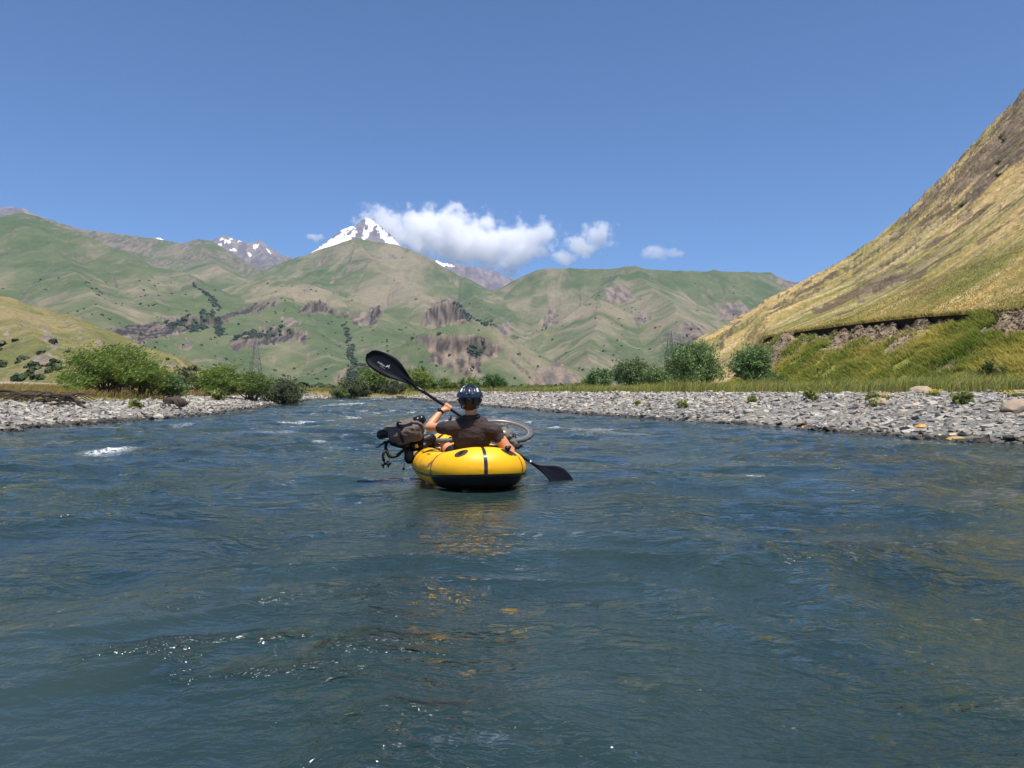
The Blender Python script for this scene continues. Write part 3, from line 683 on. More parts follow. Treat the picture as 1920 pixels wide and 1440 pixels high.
# ------------------------------------------------------------------ raft
raft = empty('inflatable_raft', (-.495, 7.99, 0), R(13)); tag(raft, 'yellow inflatable one-person raft with a black stern floating on the river', 'raft')
RM = Matrix.Translation(raft.location) @ Matrix.Rotation(R(13), 4, 'Z')
def spow(v, e): return math.copysign(abs(v)**e, v)
def hull(ph, th, off=0):
    """point on the raft's tube: ph round the boat (-90 deg is the stern, 90 the bow), th round the tube"""
    def cen(p):
        c, s = math.cos(p), math.sin(p); st = s < 0
        x = .385*spow(c, .78 if st else 1.25); y = (.93*spow(s, .78) if st else 1.12*spow(s, .95))
        a = max(0, -s)**4; b = max(0, s)**3
        return Vector((x, y, .165+.045*a+.14*b)), .172+.035*a+.0*b
    C, r = cen(ph); e = .01; t = cen(ph+e)[0]-cen(ph-e)[0]; t.z = 0; t.normalize(); n = Vector((t.y, -t.x, 0))
    pz = r*(1+.03*math.cos(2*th))
    dg_ = math.degrees(ph); near = max(math.exp(-((((dg_-q+180) % 360)-180)/3.2)**2) for q in (-90, -136, -57, 172, 30))
    puff = 1+.010*math.cos(6*ph)-.016*near+.010*near*math.sin(th*34)*math.sin(th*13+1)
    return RM @ (C+(n*math.cos(th)*1.0+Vector((0, 0, 1))*math.sin(th))*(pz*puff+off))
def hullpatch(name, m, ph0, ph1, th0, th1, off, np_=24, nt=12, parent=raft):
    V = [hull(ph0+(ph1-ph0)*i/np_, th0+(th1-th0)*j/nt, off) for i in range(np_+1) for j in range(nt+1)]
    mb = MB(); mb.add(V, gridfaces(np_+1, nt+1)); return mb.build(name, m, parent)
NP, NT = 360, 96
V = [hull(2*math.pi*i/NP, 2*math.pi*j/NT) for i in range(NP) for j in range(NT)]
Fs = [(i*NT+j, i*NT+(j+1) % NT, ((i+1) % NP)*NT+(j+1) % NT, ((i+1) % NP)*NT+j) for i in range(NP) for j in range(NT)]
hl = MB().add(V, Fs).build('hull_tube', YEL, raft)
D_ = math.pi/180
sp = hullpatch('stern_patch', BLK, -135*D_, -58*D_, -14*D_, -120*D_, .003, 40, 18); sp['label'] = 'black lower stern panel'
hullpatch('waterline_band', TAPE, -220*D_, 40*D_, -10*D_, -17*D_, .005, 90, 2)
for a, ww, t0 in ((-90, .85, -14), (-136, .6, -14), (-57, .6, -14)):
    hullpatch('seam_band', TAPE, (a-ww)*D_, (a+ww)*D_, t0*D_, 150*D_, .004, 2, 24)
for a in (-160, -172, -188, -30, -18):
    hullpatch('seam', YEL2, (a-.35)*D_, (a+.35)*D_, -14*D_, 165*D_, .002, 1, 24)
hullpatch('seam_band', TAPE, -136.8*D_, -135.2*D_, -14*D_, -120*D_, .006, 2, 12)
hullpatch('seam_band', TAPE, -57.8*D_, -56.2*D_, -14*D_, -120*D_, .006, 2, 12)
def decal(name, m, ph, th, a, b, off, hole=0, rot=0, parent=raft):
    V = []; N = 28; r0 = .385+.15
    for k in range(N):
        for q in (hole, 1):
            u = a*q*math.cos(2*math.pi*k/N); v = b*q*math.sin(2*math.pi*k/N)
            u, v = u*math.cos(rot)-v*math.sin(rot), u*math.sin(rot)+v*math.cos(rot)
            V.append(hull(ph+u/.62, th+v/.19, off))
    return MB().add(V, [(2*k, 2*k+1, 2*((k+1) % N)+1, 2*((k+1) % N)) for k in range(N)]).build(name, m, parent)
for ph, th, rt in ((-107, 52, .5), (-70, 55, -.7), (-64, 56, -.9)):
    d = decal('anchor_patch', BRN, ph*D_, th*D_, .062, .040, .004, 0, rt)
    k = decal('loop', BLK2, ph*D_, th*D_, .030, .010, .009, 0, rt+.4)
c = hull(-66*D_, 66*D_, .02)
v = MB(); v.ball(c, .030, .030, .024); v.ball(c+Vector((.02, 0, .012)), .016); v.build('valve', BLK2, raft)
# floor and seat
fl = MB(); N = 48; fp = []
for i in range(N):
    q = raft.matrix_world
    p = hull(2*math.pi*i/N, math.pi); fp.append(Vector((p.x, p.y, .075)))
fl.add(fp+[sum(fp, Vector())/N], [(i, (i+1) % N, N) for i in range(N)]); fl.build('floor', BLK, raft)
b = MB(); b.capsule(RM @ Vector((-.17, -.50, .24)), .085, RM @ Vector((.17, -.50, .24)), .085); b.capsule(RM @ Vector((-.15, -.28, .12)), .075, RM @ Vector((.15, -.28, .12)), .075); b.build('seat', BLK, raft)
def textmesh(s, size):
    cu = bpy.data.curves.new('t', 'FONT'); cu.body = s; cu.size = size; cu.align_x = 'CENTER'; cu.align_y = 'CENTER'
    o = bpy.data.objects.new('t', cu); col.objects.link(o)
    me = bpy.data.meshes.new_from_object(o.evaluated_get(bpy.context.evaluated_depsgraph_get()))
    V = [v.co.copy() for v in me.vertices]; Fs = [tuple(p.vertices) for p in me.polygons]
    bpy.data.objects.remove(o); bpy.data.curves.remove(cu); bpy.data.meshes.remove(me); return V, Fs
PEAK = ([(.0,0,0),(.02,.05,0),(.03,.03,0),(.045,.075,0),(.075,0,0),(.055,.02,0),(.045,.045,0),(.03,.01,0)], [(0,1,2,7),(7,2,3,6),(6,3,4,5)])
V, Fs = textmesh('Anfibio', .055)
lg = MB(); lg.add([hull((-150*D_)+v.x/.62, 12*D_+v.y/.19, .004) for v in V], Fs)
lg.add([hull((-150*D_)+(v[0]+.08)/.62, 12*D_+v[1]/.19, .004) for v in PEAK[0]], PEAK[1]); lg.build('hull_print', INKD, raft)
lg = MB(); lg.add([hull((-30*D_)+v.x/.62, 12*D_+v.y/.19, .004) for v in V], Fs); lg.build('hull_print', INKD, raft)
for a in (-176, -158):
    d = decal('lashing_tab', YEL2, a*D_, 60*D_, .05, .012, .006)

# ------------------------------------------------------------------ paddle
SA, SB = P(775, 722, 7.70), P(1009, 876, 7.97); sd = (SB-SA).normalized()
paddle = empty('paddle', (SA+SB)/2); tag(paddle, 'black double-bladed paddle gripped by the rider, right blade dipping in the water', 'paddle')
sh = MB(); sh.tube([SA+sd*(SB-SA).length*t for t in np.linspace(0, 1, 12)], .0155, 12); sh.build('shaft', BLK2, paddle)
ALU = mat('grey_alloy', (.45, .45, .46), rough=.3, metal=.8)
for t in (.075, .935):
    q = SA+(SB-SA)*t; f = MB(); f.tube([q-sd*.012, q+sd*.012], .021, 12); f.build('ferrule', ALU if t > .5 else BLK2, paddle)
def blade(root, d, nrm, L, W, skew):
    d = d.normalized(); nrm = (nrm-d*nrm.dot(d)).normalized(); wv = d.cross(nrm); mb = MB(); V = []; n, m = 22, 8
    for side in (1, -1):
        for i in range(n+1):
            t = i/n
            hw = W/2*(sm(-.05, .62, t)*math.sqrt(max(0, 1-max(0, (t-.70)/.30)**2.4)))+.013*(1-t)
            off = skew*W*.10*math.sin(t*math.pi)*1
            for j in range(m+1):
                u = -1+2*j/m
                th = .010*(1-t)+.004*(1-abs(u))+.002
                rib = .012*max(0, 1-abs(u)*4)*(1-t)
                camb = -.055*t*t+.03*u*u*sm(0, .4, t)
                V.append(root+d*(L*t)+wv*(hw*u+off)+nrm*(camb+side*th+side*rib))
    K = (n+1)*(m+1); Fs = [tuple(f) for f in gridfaces(n+1, m+1)]; Fs += [tuple(x+K for x in reversed(f)) for f in gridfaces(n+1, m+1)]
    for i in range(n):
        Fs += [(i*(m+1), (i+1)*(m+1), K+(i+1)*(m+1), K+i*(m+1)), (i*(m+1)+m, K+i*(m+1)+m, K+(i+1)*(m+1)+m, (i+1)*(m+1)+m)]
    Fs += [(n*(m+1)+j, n*(m+1)+j+1, K+n*(m+1)+j+1, K+n*(m+1)+j) for j in range(m)]
    return mb.add(V, Fs), wv, nrm
BLD = mat('blade_black', (.006, .006, .009), rough=.4, spec=.22)
bl, wv, nr = blade(SA+sd*.03, -sd, Vector((.05, -1, .12)), .60, .215, 1); b1 = bl.build('blade', BLD, paddle)
def print_on(root, d, wv, nr, s, at, size, par_, flip=1):
    V, Fs = textmesh(s, size); lg = MB(); pk = size/.052
    def pl(x, y):
        t = at+x/.6; return root+d*(t*.6)+wv*y+nr*(.019-.055*t*t+.0)
    lg.add([pl(-v[0]*flip, -v[1]*flip) for v in V], Fs); lg.add([pl(-(v[0]*pk+size*1.7)*flip, -(v[1]*pk)*flip) for v in PEAK[0]], PEAK[1])
    V, Fs = textmesh('PACKRAFTING', size*.28)
    lg.add([pl(-(v[0]+.03)*flip, (-v[1]+size*.75)*flip) for v in V], Fs)
    return lg.build('blade_print', INK, par_)
dd = -sd; sgn = 1 if wv.z > 0 else -1
print_on(SA+sd*.03, dd, wv*(-sgn), nr, 'Anfibio', .70, .029, paddle)
bl, wv2, nr2 = blade(SB-sd*.03, sd, Vector((.30, -.85, .55)), .52, .25, -1); bl.build('blade', BLD, paddle)

# ------------------------------------------------------------------ rider
SKIN = mat('tanned_skin', (.56, .25, .125), rough=.5, sss=.15, noise=[(18, .08, O1)], bump=[(90, .15, .002, O1)])
SHIRT = mat('dark_brown_jersey', (.040, .029, .027), rough=.8, spec=.25, noise=[(9, .22, O1), (160, .25, O1)], bump=[(14, .55, .02, (1, 1, .55)), (300, .25, .002, O1)])
person = empty('person', (-.41, 7.55, .1)); tag(person, 'person seen from behind in a dark brown jersey and blue helmet paddling the raft', 'person')
hipc = Vector((-.40, 7.60, .20)); neck = P(885, 786, 7.40); headc = P(881, 750, 7.40)
shL, elL, wrL = P(842, 803, 7.42), P(804, 801, 7.58), P(827, 771, 7.71)
shR, elR, wrR = P(927, 808, 7.42), P(957, 850, 7.40), P(953, 836, 7.69)
hpL = SA+(SB-SA)*.265; hpR = SA+(SB-SA)*.765
knL, knR = P(835, 836, 7.88), P(908, 836, 7.95)
bd = MB()
bd.ball(P(885, 815, 7.47), .185, .115, .19); bd.ball(P(884, 845, 7.54), .165, .115, .18); bd.ball(hipc, .17, .15, .13)
bd.capsule(neck+Vector((0, .02, -.02)), .065, P(882, 762, 7.41), .056)
for s in (shL, shR): bd.capsule(neck+Vector((0, .02, -.06)), .07, s, .062)
bd.chain([shL, shL.lerp(elL, .5), elL], [.062, .050, .041]); bd.chain([elL, elL.lerp(wrL, .3), wrL], [.042, .044, .028])
bd.chain([shR, shR.lerp(elR, .5), elR], [.064, .058, .050]); bd.chain([elR, elR.lerp(wrR, .3), wrR], [.050, .050, .030])
# head with a face, turned towards the snow peak
fwd = Vector((-.12, 1, -.02)).normalized(); rt = fwd.cross(Vector((0, 0, 1))).normalized()
bd.ball(headc+Vector((0, 0, .01)), .076, .095, .105); bd.ball(headc+fwd*.035-Vector((0, 0, .065)), .055, .06, .05)
bd.capsule(headc+fwd*.092-Vector((0, 0, .0)), .010, headc+fwd*.112-Vector((0, 0, .03)), .014)
for s in (-1, 1): bd.ball(headc+rt*s*.079-Vector((0, 0, .03)), .012, .024, .032)
bd.ball(headc+fwd*.09-Vector((0, 0, .065)), .022, .012, .009)
def hand(c, wrist, ax):
    ax = ax.normalized(); wd = (wrist-c); wd = (wd-ax*wd.dot(ax)).normalized(); vd = ax.cross(wd)
    if vd.z < 0: vd = -vd                        # fingers go over the top of the shaft
    def at(o, a, r): return c+ax*o+(wd*math.cos(R(a))+vd*math.sin(R(a)))*r
    bd.capsule(wrist, .028, at(0, 12, .040), .030); bd.capsule(at(-.026, 25, .034), .019, at(.026, 25, .034), .019)
    for i, (o, l) in enumerate(((-.031, .92), (-.0105, 1), (.0105, .97), (.031, .85))):
        bd.chain([at(o, 30, .036), at(o, 78, .037), at(o, 78+72*l, .031), at(o, 78+125*l, .029)], [.0115, .0115, .0100, .0085], 10)
    bd.chain([at(-.030, 5, .040), at(-.046, -45, .032), at(-.040, -95, .028)], [.013, .0115, .0095], 10)
hand(hpL, wrL, sd); hand(hpR, wrR, -sd)
for kn, s in ((knL, -1), (knR, 1)):
    hp = hipc+Vector((.09*s, .02, -.02)); an = Vector((kn.x+.04*s, kn.y+.42, .14))
    bd.chain([hp, hp.lerp(kn, .5), kn], [.088, .078, .056]); bd.chain([kn, kn.lerp(an, .35), an], [.055, .056, .038])
    bd.capsule(an+Vector((0, -.02, -.01)), .036, an+Vector((.02*s, .16, .01)), .028)
sculpt(bd, 'body', SKIN, .0062, 3, person)
# jersey: torso and short sleeves a little outside the body, with creases
st = MB()
st.ball(P(885, 812, 7.46), .215, .14, .20); st.ball(P(884, 842, 7.53), .190, .135, .19); st.ball(hipc+Vector((0, 0, .06)), .185, .155, .14)
for s, e, k in ((shL, elL, .36), (shR, elR, .34)):
    st.capsule(neck+Vector((0, .02, -.07)), .082, s, .079); st.capsule(s, .079, s.lerp(e, k), .066)
st.ball(P(885, 798, 7.43), .15, .10, .08)
st.capsule(neck+Vector((0, .005, -.03)), .074, neck+Vector((-.002, .012, .03)), .063)
def folds(co):
    x, y, z = co.T
    return .005*pn(x*5+z*9, y*4, z*13-x*5)+.005*ridged(x*7+z*16, z*10-x*4, 2, 300)-.004+.0015*pn(x*26, y*26, z*30)
sculpt(st, 'jersey', SHIRT, .0072, 3, person, folds)
cl = MB(); cl.tube([neck+Vector((.064*math.cos(a)*1.08, .012+.064*math.sin(a), .035+.012*math.sin(a))) for a in np.linspace(0, 2*math.pi, 28, endpoint=False)], .013, 8, True); cl.build('collar', SHIRT, person)
so_ = MB()
for kn, s in ((knL, -1), (knR, 1)):
    hp = hipc+Vector((.09*s, .02, -.02)); so_.chain([hp, hp.lerp(kn, .62)], [.105, .088])
sculpt(so_, 'shorts', BLK, .009, 3, person)
HAIR = mat('dark_hair', (.012, .009, .008), rough=.6, bump=[(120, .6, .004, (1, 1, .2))])
hb = MB(); hb.ball(headc+Vector((0, -.012, -.035)), .080, .092, .075); sculpt(hb, 'hair', HAIR, .006, 2, person)
wa = MB(); f = (wrL-elL).normalized(); q = elL.lerp(wrL, .95); wa.tube([q-f*.011, q+f*.011], .0335, 16); wa.build('watch_strap', BLK, person)
wb = MB(); n_ = Vector((-.35, -.8, .5)).normalized(); n_ = (n_-f*n_.dot(f)).normalized(); wb.tube([q+n_*.028, q+n_*.043], .019, 16); wb.build('watch_case', BLK2, person)
# helmet
HEL = mat('navy_gloss_shell', (.012, .024, .055), rough=.32, coat=.15, metal=.1)
HELD = mat('helmet_foam_black', (.008, .008, .009), rough=.6)
WHT = mat('helmet_highlight_white', (.6, .6, .6), rough=.4)
hc_ = headc+Vector((0, .0, .028))
def hs(az, el, off=0):
    """point on the helmet: az from the back (deg, + to the right), el height angle"""
    ce = math.cos(R(el)); d = Vector((math.sin(R(az))*ce*.118, -math.cos(R(az))*ce*.142, math.sin(R(el))*.118))
    return hc_+d*(1+off/.12)
hm = MB(); V = []; na, ne = 40, 14
for i in range(na):
    for j in range(ne+1): V.append(hs(i*360/na, -42+(130)*j/ne, -.008))
hm.add(V, gridfaces(na, ne+1)); hm.add([], []); hm.f += [((na-1)*(ne+1)+j, (na-1)*(ne+1)+j+1, j+1, j) for j in range(ne)]
hm.build('helmet_liner', HELD, person)
def hpatch(name, m, az0, az1, el0, el1, off, taper=0):
    mb = MB(); V = []; n = 12
    for k in range(n+1):
        e = el0+(el1-el0)*k/n; t = 1-taper*k/n
        c_ = (az0+az1)/2; h_ = (az1-az0)/2*t
        for q in np.linspace(-1, 1, 5): V.append(hs(c_+h_*q, e, off+.006*(1-q*q)))
    N0 = len(V); V += [hs_ for hs_ in [p+(hc_-p).normalized()*.014 for p in V]]
    Fs = [tuple(f) for f in gridfaces(n+1, 5)]
    for k in range(n): Fs += [(k*5, (k+1)*5, N0+(k+1)*5, N0+k*5), (k*5+4, N0+k*5+4, N0+(k+1)*5+4, (k+1)*5+4)]
    Fs += [(q, N0+q, N0+q+1, q+1) for q in range(4)]+[(n*5+q, n*5+q+1, N0+n*5+q+1, N0+n*5+q) for q in range(4)]
    return mb.add(V, Fs).build(name, m, person)
for az, hw in ((0, 14), (34, 11), (-34, 11), (66, 10), (-66, 10), (100, 10), (-100, 10)):
    hpatch('helmet_rib', HEL, az-hw, az+hw, 10, 84, .004, .72)
for az0, az1 in ((-112, -60), (-60, 0), (0, 60), (60, 112)):
    hpatch('helmet_band', HEL, az0-.5, az1+.5, -2, 18, .007)
for az0, az1 in ((-95, -55), (-20, 20), (55, 95)):
    hpatch('helmet_rear_panel', HEL if abs(az0+az1) > 10 else HELD, az0, az1, -34, -6, .002, -.1)
hpatch('helmet_rear_panel', HEL, -52, -24, -30, -4, .003, .1); hpatch('helmet_rear_panel', HEL, 24, 52, -30, -4, .003, .1)
hpatch('helmet_rim', HELD, -70, 70, -44, -33, .004)
for az in (-52, 52): hpatch('helmet_highlight', WHT, az-6, az+6, 24, 44, .0045, .5)  # painted highlights: white patches where the upper sides of the shell shine
hpatch('helmet_badge', YEL, -38, -31, -42, -38, .008)
cs_ = MB()
for s in (-1, 1): cs_.tube([hs(70*s, -35, -.004), headc+rt*s*.083-Vector((0, -.01, .075)), headc+fwd*.05-Vector((0, 0, .118))], .006, 6)
cs_.build('chin_strap', BLK, person)

# ------------------------------------------------------------------ bicycle lying across the bow
TYR = mat('dusty_tyre', (.085, .082, .078), rough=.7, noise=[(25, .35, O1)])
RIM = mat('rim_grey', (.30, .30, .31), rough=.35, metal=.5)
FRM = mat('frame_black_paint', (.014, .014, .016), rough=.3, coat=.5)
bike = empty('bicycle', P(885, 818, 8.28)); tag(bike, 'black bicycle with knobbly tyres lying flat across the bow of the raft', 'bicycle')
def wheel(c, n, rad=.352, tr=.0235):
    n = n.normalized(); u = n.cross(Vector((0, 1, 0))).normalized(); v = n.cross(u)
    def ring(a, r, h): return c+(u*math.cos(a)+v*math.sin(a))*r+n*h
    N, M = 132, 12; V = []
    for i in range(N):
        a = 2*math.pi*i/N
        for j in range(M):
            b = 2*math.pi*j/M; kn = (.006 if (i % 3 != 0 and (i+(j*2)) % 2 == 0) else 0)*max(0, math.cos(b))**.5 if math.cos(b) > .25 else 0
            V.append(ring(a, rad-tr+(tr+kn)*math.cos(b), (tr+kn)*math.sin(b)))
    ty = MB().add(V, [(i*M+j, ((i+1) % N)*M+j, ((i+1) % N)*M+(j+1) % M, i*M+(j+1) % M) for i in range(N) for j in range(M)])
    par_ = empty('wheel', c); par(par_, bike)
    bpy.context.view_layer.update()
    def put(mb, name, m):
        o = mb.build(name, m); o.parent = par_; o.matrix_parent_inverse = par_.matrix_world.inverted(); return o
    put(ty, 'tyre', TYR)
    V = []; prof = [(rad-2*tr+.006, .015), (rad-2*tr-.016, .013), (rad-2*tr-.016, -.013), (rad-2*tr+.006, -.015)]
    for i in range(64):
        for r_, h_ in prof: V.append(ring(2*math.pi*i/64, r_, h_))
    put(MB().add(V, [(i*4+j, ((i+1) % 64)*4+j, ((i+1) % 64)*4+(j+1) % 4, i*4+(j+1) % 4) for i in range(64) for j in range(4)]), 'rim', RIM)
    hb = MB(); hb.tube([c-n*.05, c-n*.03, c-n*.03, c+n*.03, c+n*.03, c+n*.05], [.012, .012, .026, .026, .012, .012], 12); hb.tube([c+n*.034, c+n*.037], [.07, .07], 24)
    put(hb, 'hub', BLK2)
    for i in range(28):
        a = 2*math.pi*i/28; b = a+(.35 if i % 2 else -.35); s = MB(); s.tube([ring(b, .024, .028*(1 if i % 4 < 2 else -1)), ring(a, rad-2*tr-.012, 0)], .0016, 4); put(s, 'spoke', RIM)
    return par_
wR = P(941, 807, 8.28); nW = Vector((.10, -.29, .95))
wF = P(846, 812, 8.33)+Vector((0, 0, .035))
for o in (wheel(wR, nW),): o['label'] = 'rear wheel jutting out to the right'
wheel(wF, Vector((-.08, -.30, .95)), .352, .025)['label'] = 'front wheel behind the paddling arm'
hd0, hd1, bb, sc_ = P(786, 832, 8.02), P(806, 842, 8.12), P(872, 846, 8.32), P(950, 838, 8.05)
fr = MB(); fr.tube([hd0, hd1], .022, 10); fr.tube([hd0.lerp(hd1, .2), sc_], .017, 10); fr.tube([hd0.lerp(hd1, .8), bb], .021, 10); fr.tube([bb, sc_, sc_+(sc_-bb)*.35], .016, 10)
for s in (-1, 1): fr.tube([bb+nW*.03*s, wR+nW*.06*s], .010, 8); fr.tube([sc_+nW*.02*s, wR+nW*.06*s], .009, 8)
fr.build('frame', FRM, bike)
fk = MB(); fk.tube([hd1, hd1.lerp(wF, .35)], .02, 8)
for s in (-1, 1): fk.tube([hd1.lerp(wF, .25)+nW*.05*s, wF+nW*.055*s-Vector((0, 0, .03))], .012, 8)
fk.build('fork', FRM, bike)
ck = MB(); ck.tube([bb-nW*.06, bb+nW*.06], .02, 10); ck.tube([bb+nW*.05, bb+nW*.055], .085, 28); ck.tube([bb+nW*.07, bb+nW*.07+Vector((.15, .05, .02))], .011, 8); ck.tube([bb-nW*.07, bb-nW*.07-Vector((.15, .05, .02))], .011, 8); ck.build('crank', BLK2, bike)
sdl = MB(); q = sc_+(sc_-bb)*.45; sdl.ball(P(962, 836, 7.98), .05, .10, .025); sdl.ball(P(970, 838, 7.93), .030, .05, .03); sculpt(sdl, 'saddle', BLK, .007, 4, bike)
lp = MB(); lp.tube([P(972, 832, 7.95), P(983, 838, 7.93), P(974, 839, 7.94)], .004, 6); lp.build('saddle_loop', BLK2, bike)
hb = MB()
HY = 7.90
hb.tube([P(*p) for p in ((785,832,8.0),(772,838,7.97),(760,842,HY),(752,848,HY-.02),(744,855,HY-.04),(735,857,HY-.06),(729,855,HY-.07),(726,848,HY-.06),(723,840,HY-.04),(724,832,HY-.01),(730,826,HY+.03))], .0175, 10)
hb.tube([P(*p) for p in ((724,842,HY-.05),(719,850,HY-.07),(718,857,HY-.08),(720,864,HY-.08))], .015, 8)
hb.build('handlebar', BLK, bike)
le = MB(); le.tube([P(724,828,HY),P(716,833,HY-.02),(P(710,838,HY-.03)),P(704,839,HY-.03)], [.013,.010,.007,.006], 8); le.build('brake_lever', BLK2, bike)
mt_ = MB(); c = P(723, 868, HY-.08)
mt_.tube([c+Vector((-.03,0,.03)), c+Vector((.01,0,-.005)), c+Vector((.035,.0,.04))], .011, 6); mt_.ball(c, .022); mt_.tube([c+Vector((-.03,0,-.035)), c, c+Vector((.04,0,-.03))], .012, 6); mt_.ball(c+Vector((-.035, 0, -.02)), .014); mt_.ball(c+Vector((.045, 0, -.005)), .016)
mt_.tube([c+Vector((-.028,0,-.02)), c+Vector((-.024,0,-.055))], .008, 6); mt_.tube([c+Vector((.03,0,-.02)), c+Vector((.026,0,-.05))], .008, 6)
mt_.build('light_mount', BLK2, bike)

TAU = mat('taupe_bag_fabric', (.115, .085, .068), rough=.75, noise=[(14, .18, O1), (120, .15, O1)], bump=[(16, .6, .02, O1)])
GREY = mat('grey_bag_fabric', (.105, .095, .085), rough=.75, noise=[(14, .2, O1)], bump=[(20, .6, .015, O1)])
hbag = empty('handlebar_bag', P(752, 812, 7.9)); tag(hbag, 'taupe rolled dry bag with round black end caps on the handlebar left of the rider', 'bag')
a_, b_ = P(724, 812, 7.90), P(781, 795, 7.93); ax = (b_-a_).normalized()
g = MB(); g.capsule(a_+ax*.02+Vector((0, 0, .02)), .060, b_-ax*.01, .085); g.capsule(P(741, 816, 7.88), .085, P(778, 806, 7.88), .108); g.capsule(P(750, 826, 7.86), .055, P(784, 816, 7.86), .06)
def bagf(co):
    x, y, z = co.T
    return .010*pn(x*9, y*9, z*22)+.006*ridged(x*10-z*12, z*20+x*4, 2, 310)-.005
sculpt(g, 'roll', TAU, .0085, 3, hbag, bagf)
for q, d in ((a_-ax*.055, -1), (b_+ax*.055+Vector((0, -.02, .03)), 1)):
    e = MB(); e.ball(q, .048, .048, .052); e.tube([q-ax*d*.075, q], [.055, .047], 14); e.build('end_cap', BLK2, hbag)
def loop_strap(name, c, axis, rx, rz, wid, m, p):
    axis = axis.normalized(); u = Vector((0, -1, 0)); u = (u-axis*u.dot(axis)).normalized(); v_ = axis.cross(u); V = []; N = 24
    for i in range(N):
        aa = 2*math.pi*i/N
        for h in (-wid/2, wid/2): V.append(c+u*math.cos(aa)*rx+v_*math.sin(aa)*rz+axis*h)
    return MB().add(V, [(2*i, 2*i+1, 2*((i+1) % N)+1, 2*((i+1) % N)) for i in range(N)]).build(name, m, p)
loop_strap('strap', P(752, 812, 7.89), ax, .121, .128, .024, BLK, hbag)
bk = MB(); q = P(750, 801, 7.77)
for k in range(5): bk.box(q+Vector((.012*k*.5, .01*k, -.028*k+.05)), .035, .012, .014)
bk.build('buckle', BLK2, hbag)
ub = MB(); ub.capsule(P(738, 828, 7.9), .05, P(760, 834, 7.9), .05); sculpt(ub, 'harness', BLK, .008, 3, hbag)

fb = empty('frame_bag', P(790, 832, 8.0)); tag(fb, 'black frame bag with a small yellow tag between the handlebar bag and the raft', 'bag')
g = MB(); g.capsule(P(770, 832, 7.98), .06, P(806, 824, 8.05), .07); g.capsule(P(775, 838, 7.96), .05, P(795, 836, 7.98), .045); sculpt(g, 'pouch', BLK, .008, 3, fb, lambda co: .008*pn(co[:, 0]*14, co[:, 1]*14, co[:, 2]*14))
t_ = MB(); t_.box(P(781, 836, 7.885), .034, .006, .040, Matrix.Rotation(R(-12), 3, 'Y')); t_.build('yellow_tag', mat('tag_yellow', (.75, .47, .02), .5), fb)
sb = empty('stem_bag', P(767, 857, 7.9)); tag(sb, 'small black pouch with a dangling cord and toggle beside the raft tube', 'bag')
g = MB(); g.ball(P(767, 857, 7.92), .055, .05, .075); g.capsule(P(766, 848, 7.92), .05, P(769, 862, 7.92), .045); sculpt(g, 'pouch', BLK, .007, 3, sb)
mp_ = MB(); mp_.ball(P(768, 855, 7.875), .034, .012, .055); mp_.build('mesh_pocket', BRN, sb)
cdn = MB(); cdn.tube([P(759, 867, 7.9), P(758, 872, 7.9), P(757, 877, 7.9)], .003, 5); cdn.build('cord', BLK2, sb)
tg = MB(); tg.ball(P(757, 879, 7.9), .012, .010, .016); tg.ball(P(755, 881, 7.9), .007); tg.build('toggle', BLK2, sb)
seatb = empty('seat_bag', P(950, 815, 8.05)); tag(seatb, 'grey tapered seat bag with a white reflector to the right of the rider', 'bag')
g = MB(); g.capsule(P(936, 806, 8.08), .065, P(950, 816, 8.03), .075); g.capsule(P(950, 816, 8.03), .07, P(964, 832, 7.97), .045); g.ball(P(941, 797, 8.05), .03, .03, .025)
sculpt(g, 'pouch', GREY, .008, 3, seatb, bagf)
rf = MB(); rf.ball(P(944, 811, 7.955), .026, .010, .020, Matrix.Rotation(R(-10), 3, 'Y')); rf.build('reflector', mat('reflector_white', (.7, .7, .7), .3), seatb)
s_ = loop_strap('strap', P(957, 824, 8.0), P(964, 832, 7.97)-P(945, 810, 8.05), .07, .07, .02, BLK, seatb)
# straps round the front wheel
for px in (844, 857):
    q = P(px, 787, 8.52); lash = MB(); lash.tube([q+Vector((.012, 0, .035)), q+Vector((0, -.05, .02)), q+Vector((-.012, -.06, -.04)), q+Vector((-.02, .02, -.05)), q+Vector((.0, .05, .0))], .012, 6, True); o = lash.build('lashing_strap', BLK, bike)
# ------------------------------------------------------------------ gravel banks: slate shards
STM = [mat('slate_'+n, c, rough=.8, spec=.3, noise=[(5, .25, O1), (30, .2, O1)], bump=[(12, .4, .03, O1)]) for n, c in
       (('grey', (.31, .285, .25)), ('blue_grey', (.19, .19, .185)), ('pale', (.375, .35, .31)), ('warm', (.30, .235, .17)), ('dark', (.13, .125, .118)))]
WETM = mat('slate_wet', (.040, .037, .032), rough=.7, spec=.2)
def shard(seed, flat=.30, npt=13):
    r = random.Random(seed); bm = bmesh.new()
    for i in range(npt):
        a = r.uniform(0, 6.283); z = r.choice((-1, 1))*r.uniform(.6, 1); q = r.uniform(.75, 1)
        bm.verts.new((math.cos(a)*q, math.sin(a)*q*.62, z*flat))
    bmesh.ops.convex_hull(bm, input=bm.verts)
    for v in [v for v in bm.verts if not v.link_faces]: bm.verts.remove(v)
    bmesh.ops.triangulate(bm, faces=bm.faces[:])
    bm.verts.index_update()
    V = np.array([v.co[:] for v in bm.verts]); Fs = np.array([[v.index for v in f.verts] for f in bm.faces]); bm.free()
    return V, Fs
SH = [shard(i, .15+.13*(i % 4)/3) for i in range(12)]
SHM = []
for i, (V, Fs) in enumerate(SH):
    row = []
    for m in STM+[WETM]:
        me = bpy.data.meshes.new('stone'); me.from_pydata(V.tolist(), [], Fs.tolist()); me.update(); me.materials.append(m); row.append(me)
    SHM.append(row)
m_bank = mat('gravel_bed', attr=True, rough=.9, spec=.2, noise=[(9, .4, O1), (45, .4, O1)], bump=[(18, .8, .06, O1)])
